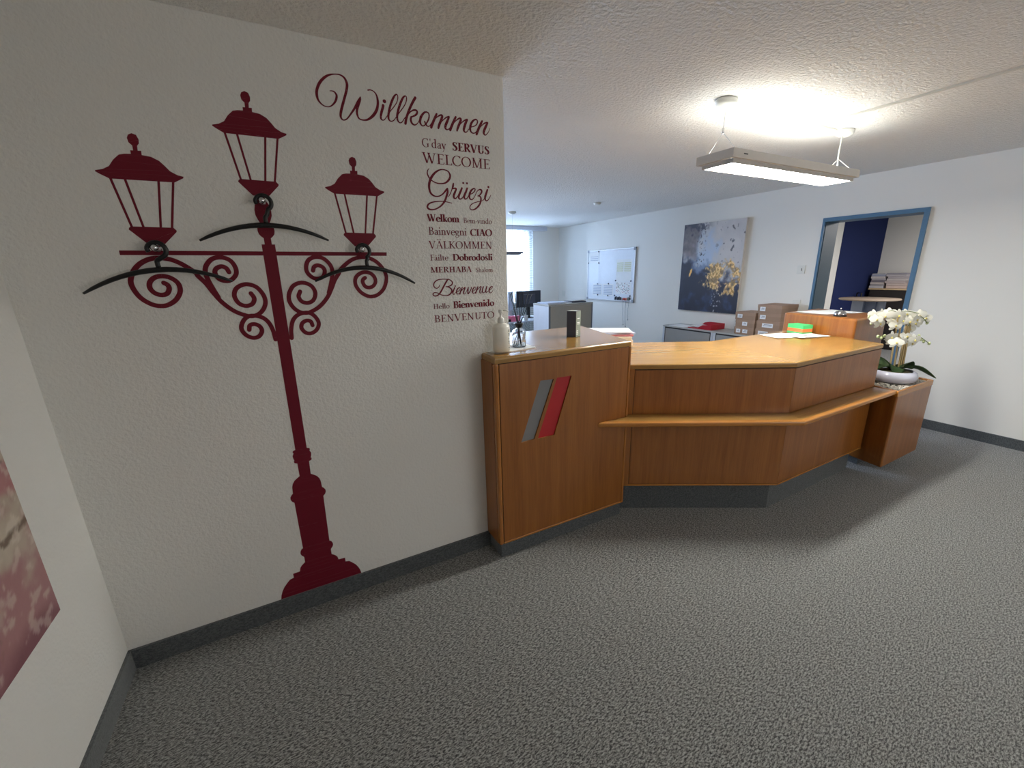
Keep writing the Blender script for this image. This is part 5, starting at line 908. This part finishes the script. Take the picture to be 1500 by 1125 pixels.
# ---------------------------------------------------------------- far office area
bx = thing('tambour_cupboard', 'chest high grey cupboard standing free behind the tall unit', 'cabinet', (3.86, 5.5, 0))
u0, u1, v0, v1, zt_ = 3.435, 4.262, 5.27, 5.72, 1.10
link('carcass', MB().box(u0, u1, v0 + .01, v1, .04, zt_ - .025), GL, bx)
link('cupboard_top', MB().box(u0 - .004, u1 + .004, v0 - .004, v1 + .004, zt_ - .025, zt_, bev=.003), mat('cupboard_top_grey', (150, 150, 146), .5), bx)
link('edge_post', MB().box(u0, u0 + .03, v0, v0 + .01, .04, zt_ - .026), mat('edge_dark', (96, 104, 120), .5), bx)
link('edge_post', MB().box(u1 - .02, u1, v0, v0 + .01, .04, zt_ - .026), MATS['edge_dark'], bx)
link('front_panel', MB().box(u0 + .031, u1 - .021, v0 + .003, v0 + .01, .05, zt_ - .030), mat('front_warm_grey', (146, 144, 138), .5), bx)
link('base', MB().box(u0 + .02, u1 - .02, v0 + .03, v1 - .02, 0, .04), DKG, bx)
random.seed(9)
for k, (a, b_, w, d, h, c, lb_) in enumerate(((3.62, 5.50, .30, .30, .020, (190, 200, 222), 'pale stack of forms at the left end of the grey cupboard'), (3.86, 5.52, .15, .28, .012, (206, 212, 226), 'thin white papers in the middle of the grey cupboard'), (4.07, 5.48, .26, .24, .016, (70, 80, 100), 'dark folder at the right of the grey cupboard'), (4.07, 5.48, .24, .22, .008, (206, 208, 212), 'white sheets lying on the dark folder'))):
    zz = zt_ + .001 + (.024 if k == 3 else 0)
    tag(link('paper_stack', MB().rbox((a, b_, zz + h / 2), (w, d, h), random.uniform(-.1, .1)), mat('papers_%d' % k, c, .7)), lb_, 'paper')
# desk, monitor, chair by the window
dk = thing('office_desk', 'pale office desk by the curtained window', 'desk', (3.9, 6.9, 0))
link('desk_top', MB().box(3.15, 4.75, 6.50, 7.30, .70, .725, bev=.003), mat('desk_white', (214, 218, 226), .4), dk)
for a, b_ in ((3.20, 6.56), (4.70, 6.56), (3.20, 7.24), (4.70, 7.24)): link('leg', MB().box(a - .025, a + .025, b_ - .025, b_ + .025, 0, .70), GRYM, dk)
mo = thing('monitor', 'dark flat monitor on the desk by the window, seen from behind', 'monitor', (4.05, 6.93, .726))
link('screen', MB().box(3.78, 4.31, 6.90, 6.94, .93, 1.235, bev=.008), mat('monitor_dark', (46, 50, 62), .35), mo)
link('back_cover', MB().box(3.92, 4.17, 6.87, 6.90, 1.0, 1.17, bev=.01), mat('monitor_back', (60, 64, 78), .4), mo)
link('stand', MB().box(4.02, 4.08, 6.92, 6.96, .735, 1.05), BLK, mo); link('foot', MB().box(3.94, 4.17, 6.85, 7.02, .726, .736, bev=.003), BLK, mo)
mo2 = thing('monitor', 'second monitor left of the dark one, turned sideways', 'monitor', (3.62, 6.86, .726))
link('screen', MB().rbox((3.60, 6.80, 1.075), (.30, .035, .33), math.radians(50), bev=.006), mat('monitor_silver', (176, 186, 206), .35), mo2)
link('stand', MB().box(3.58, 3.63, 6.83, 6.87, .735, 1.0), GRYM, mo2); link('foot', MB().box(3.51, 3.71, 6.76, 6.94, .726, .736), GRYM, mo2)
ch = thing('office_chair', 'black office chair in front of the window desk', 'chair', (4.02, 6.2, 0))
link('backrest', MB().rbox((4.05, 6.32, .80), (.40, .07, .34), .15, bev=.02), mat('black_upholstery', (28, 30, 40), .8), ch)
link('seat', MB().rbox((4.0, 6.12, .47), (.46, .44, .08), .15, bev=.03), MATS['black_upholstery'], ch)
link('column', MB().tube([(4.0, 6.12, .08), (4.0, 6.12, .44)], .025, 10), BLK, ch)
for k in range(5):
    a = k * 1.2566; link('leg', MB().tube([(4.0, 6.12, .09), (4.0 + .28 * math.cos(a), 6.12 + .28 * math.sin(a), .05)], .018, 8).ball((4.0 + .28 * math.cos(a), 6.12 + .28 * math.sin(a), .028), .028, 8), BLK, ch)
link('back_support', MB().tube([(4.0, 6.2, .45), (4.05, 6.36, .55), (4.05, 6.37, .75)], .015, 8), BLK, ch)
tag(link('desk_box', MB().rbox((3.55, 6.58, .775), (.20, .10, .095), .1), mat('pink_card', (232, 120, 150), .6)), 'pink box on the window desk behind the reeds', 'box')
cup = MB().lathe([(.028, .7265), (.034, .735), (.038, .82), (.035, .82), (.031, .74), (0, .738)], (3.78, 6.56, 0), 18)
tag(link('cup', cup, WH), 'white cup on the window desk', 'cup')
tag(link('phone_handset', MB().rbox((3.36, 6.62, .758), (.17, .20, .045), .1, bev=.01, tilt=('X', .08)), BLK), 'black desk phone on the window desk', 'telephone')
tag(link('keyboard', MB().rbox((4.25, 6.62, .738), (.42, .14, .02), .05, bev=.004), WH), 'white keyboard on the window desk', 'keyboard')
# curtains: sheer panels with folds and faint ring pattern
cm = bpy.data.materials.new('sheer_curtain'); cm.use_nodes = True; nt = cm.node_tree; nt.nodes.remove(nt.nodes['Principled BSDF'])
df_ = nt.nodes.new('ShaderNodeBsdfDiffuse'); tl = nt.nodes.new('ShaderNodeBsdfTranslucent'); tp_ = nt.nodes.new('ShaderNodeBsdfTransparent')
tcn = nt.nodes.new('ShaderNodeTexCoord'); mpn = nt.nodes.new('ShaderNodeMapping'); mpn.inputs['Scale'].default_value = (2.3, .01, 2.3)
vo = nt.nodes.new('ShaderNodeTexVoronoi'); vo.inputs['Scale'].default_value = 1.0; vo.inputs['Randomness'].default_value = .15
nt.links.new(tcn.outputs['Object'], mpn.inputs['Vector']); nt.links.new(mpn.outputs[0], vo.inputs['Vector'])
wv = nt.nodes.new('ShaderNodeMath'); wv.operation = 'SINE'; ml = nt.nodes.new('ShaderNodeMath'); ml.operation = 'MULTIPLY'; ml.inputs[1].default_value = 70
nt.links.new(vo.outputs['Distance'], ml.inputs[0]); nt.links.new(ml.outputs[0], wv.inputs[0])
rp = nt.nodes.new('ShaderNodeValToRGB'); rp.color_ramp.elements[0].position = .0; rp.color_ramp.elements[0].color = (.78, .84, .88, 1); rp.color_ramp.elements[1].position = .9; rp.color_ramp.elements[1].color = (.50, .56, .60, 1)
nt.links.new(wv.outputs[0], rp.inputs['Fac']); nt.links.new(rp.outputs['Color'], tl.inputs[0]); nt.links.new(rp.outputs['Color'], df_.inputs[0])
m1 = nt.nodes.new('ShaderNodeMixShader'); m1.inputs[0].default_value = .65; m2 = nt.nodes.new('ShaderNodeMixShader'); m2.inputs[0].default_value = .2
nt.links.new(df_.outputs[0], m1.inputs[1]); nt.links.new(tl.outputs[0], m1.inputs[2]); nt.links.new(m1.outputs[0], m2.inputs[1]); nt.links.new(tp_.outputs[0], m2.inputs[2]); nt.links.new(m2.outputs[0], nt.nodes['Material Output'].inputs['Surface'])
for (a, b_, lb_) in ((2.80, 4.665, 'sheer white curtain with faint ring pattern at the window'),):
    bm = bmesh.new(); n = 150; rws = []
    for zz in (.06, .8, 1.6, 2.395):
        rws.append([bm.verts.new((a + (b_ - a) * i / n, 7.80 + .022 * math.sin(i * .62) + .012 * math.sin(i * .23 + 1), zz)) for i in range(n + 1)])
    for r0, r1 in zip(rws, rws[1:]):
        for i in range(n): bm.faces.new((r0[i], r0[i + 1], r1[i + 1], r1[i])).smooth = True
    tag(link('curtain', bm, cm), lb_, 'curtain')
tag(link('curtain_rail', MB().box(2.2, 5.0, 7.74, 7.86, 2.40, 2.479, bev=.004), mat('rail_white', (208, 214, 224), .5)), 'boxed white curtain rail under the ceiling above the window', 'curtain rail')
# second pendant lamp, mostly hidden by the wall
p2 = thing('pendant_light', 'second linear pendant lamp, unlit, before the curtain at the wall end', 'ceiling lamp', (2.74, 6.0, 1.85))
link('housing', MB().box(2.10, 3.365, 5.90, 6.13, 1.862, 1.892, bev=.003), mat('dull_grey_housing', (120, 124, 134), .5), p2)
link('inner_frame', MB().box(2.14, 3.33, 5.92, 6.11, 1.846, 1.862), MATS['dull_grey_housing'], p2)
for a in (2.2, 3.24):
    link('suspension_wire', MB().tube([(a, 6.01, 1.892), (a, 6.01, H - .03)], .0015, 6), GRYM, p2); link('ceiling_rose', MB().lathe([(.06, H - .001), (.06, H - .02), (.02, H - .04), (0, H - .04)], (a, 6.01, 0), 20), WH, p2)

# ---------------------------------------------------------------- the room behind the blue doorway
bt = thing('high_round_table', 'round pale high table behind the blue doorway', 'table', (8.35, 3.30, 0))
link('table_top', MB().lathe([(.375, 1.022), (.395, 1.030), (.395, 1.044), (.39, 1.050), (0, 1.050)], (8.35, 3.30, 0), 40), mat('table_top_greige', (150, 134, 118), .5), bt)
for a in (-.12, .12): link('leg', MB().box(8.33 + a * .4, 8.39 + a * .4, 3.27 - a - .05, 3.33 - a + .05, .03, 1.022), mat('grey_blue_leg', (126, 134, 152), .4, .3), bt)
link('leg_panel', MB().box(8.345, 8.375, 3.20, 3.40, .03, 1.022), mat('leg_panel_grey', (96, 106, 130), .5), bt)
link('foot', MB().lathe([(.26, 0), (.26, .015), (.05, .03), (0, .03)], (8.35, 3.30, 0), 30), GRYM, bt)
bc_ = thing('black_cabinet', 'black cabinet with a pale wooden top in the room behind', 'cabinet', (10.17, 3.2, 0))
link('carcass', MB().box(9.95, 10.38, 2.35, 3.955, .0, 1.108), mat('black_brown_carcass', (38, 32, 32), .6), bc_)
link('cabinet_top', MB().box(9.935, 10.385, 2.33, 3.975, 1.110, 1.135, bev=.003), WT, bc_)
for k in range(2): link('door', MB().box(9.938, 9.949, 2.37 + k * .79, 3.145 + k * .79, .03, 1.09), MATS['black_brown_carcass'], bc_)
random.seed(21); zz = 1.136; greys = [(196, 194, 200), (150, 146, 152), (206, 196, 192), (126, 120, 128), (176, 170, 176), (214, 206, 204), (160, 166, 186)]
for k in range(8):
    h = [.046, .024, .042, .036, .030, .040, .034, .018][k]
    tag(link('catalogue', MB().rbox((10.15 + random.uniform(-.008, .008), 3.885 + random.uniform(-.012, .012), zz + h / 2), (.29, .215, h * .94), random.uniform(-.06, .06), bev=.002), mat('catalogue_%d' % (k % 7), greys[k % 7], .6)), 'grey catalogue, %s of the narrow left pile on the black cabinet' % ['lowest', 'second from the bottom', 'third from the bottom', 'fourth from the bottom', 'fourth from the top', 'third from the top', 'second from the top', 'topmost'][k], 'catalogue', 'catalogues in the left pile')
    zz += h
zz = 1.136
for k in range(7):
    h = [.050, .044, .046, .040, .038, .034, .026][k]
    tag(link('catalogue', MB().rbox((10.15 + random.uniform(-.01, .01), 3.60 + random.uniform(-.015, .015), zz + h / 2), (.29, .30, h * .94), random.uniform(-.05, .05), bev=.002), mat('catalogue_b%d' % (k % 7), [(208, 188, 180), (200, 184, 178), (192, 178, 176), (204, 196, 194), (178, 170, 174), (190, 184, 188), (150, 148, 158)][k], .6)), 'pale catalogue, %s of the wide right pile on the black cabinet' % ['lowest', 'second from the bottom', 'third from the bottom', 'middle one', 'third from the top', 'second from the top', 'topmost'][k], 'catalogue', 'catalogues in the right pile')
    zz += h
tag(link('black_bag', MB().ball((10.10, 3.355, 1.235), .065, 12, (1, 1.1, .65)).ball((10.10, 3.385, 1.222), .04, 10, (1, 1.1, .7)), BLK), 'crumpled black pouch beside the right catalogue pile', 'pouch')
tag(link('small_carton', MB().box(10.02, 10.20, 3.28, 3.42, 1.136, 1.19, bev=.002), mat('pale_green_card', (186, 196, 176), .7)), 'pale green carton under the black pouch', 'box')
tag(link('low_chair_rail', MB().tube([(9.6, 4.0, 1.06), (9.6, 3.93, 1.06), (9.6, 3.93, .45), (9.6, 3.6, .45), (9.6, 3.6, 0)], .012, 7).tube([(9.6, 3.93, .45), (9.6, 3.93, 0)], .012, 7).tube([(9.6, 4.0, 1.06), (9.6, 4.0, 0)], .012, 7).tube([(9.6, 4.0, .90), (9.6, 3.93, .90)], .01, 7), BLK), 'thin black metal rack against the navy wall', 'rack')
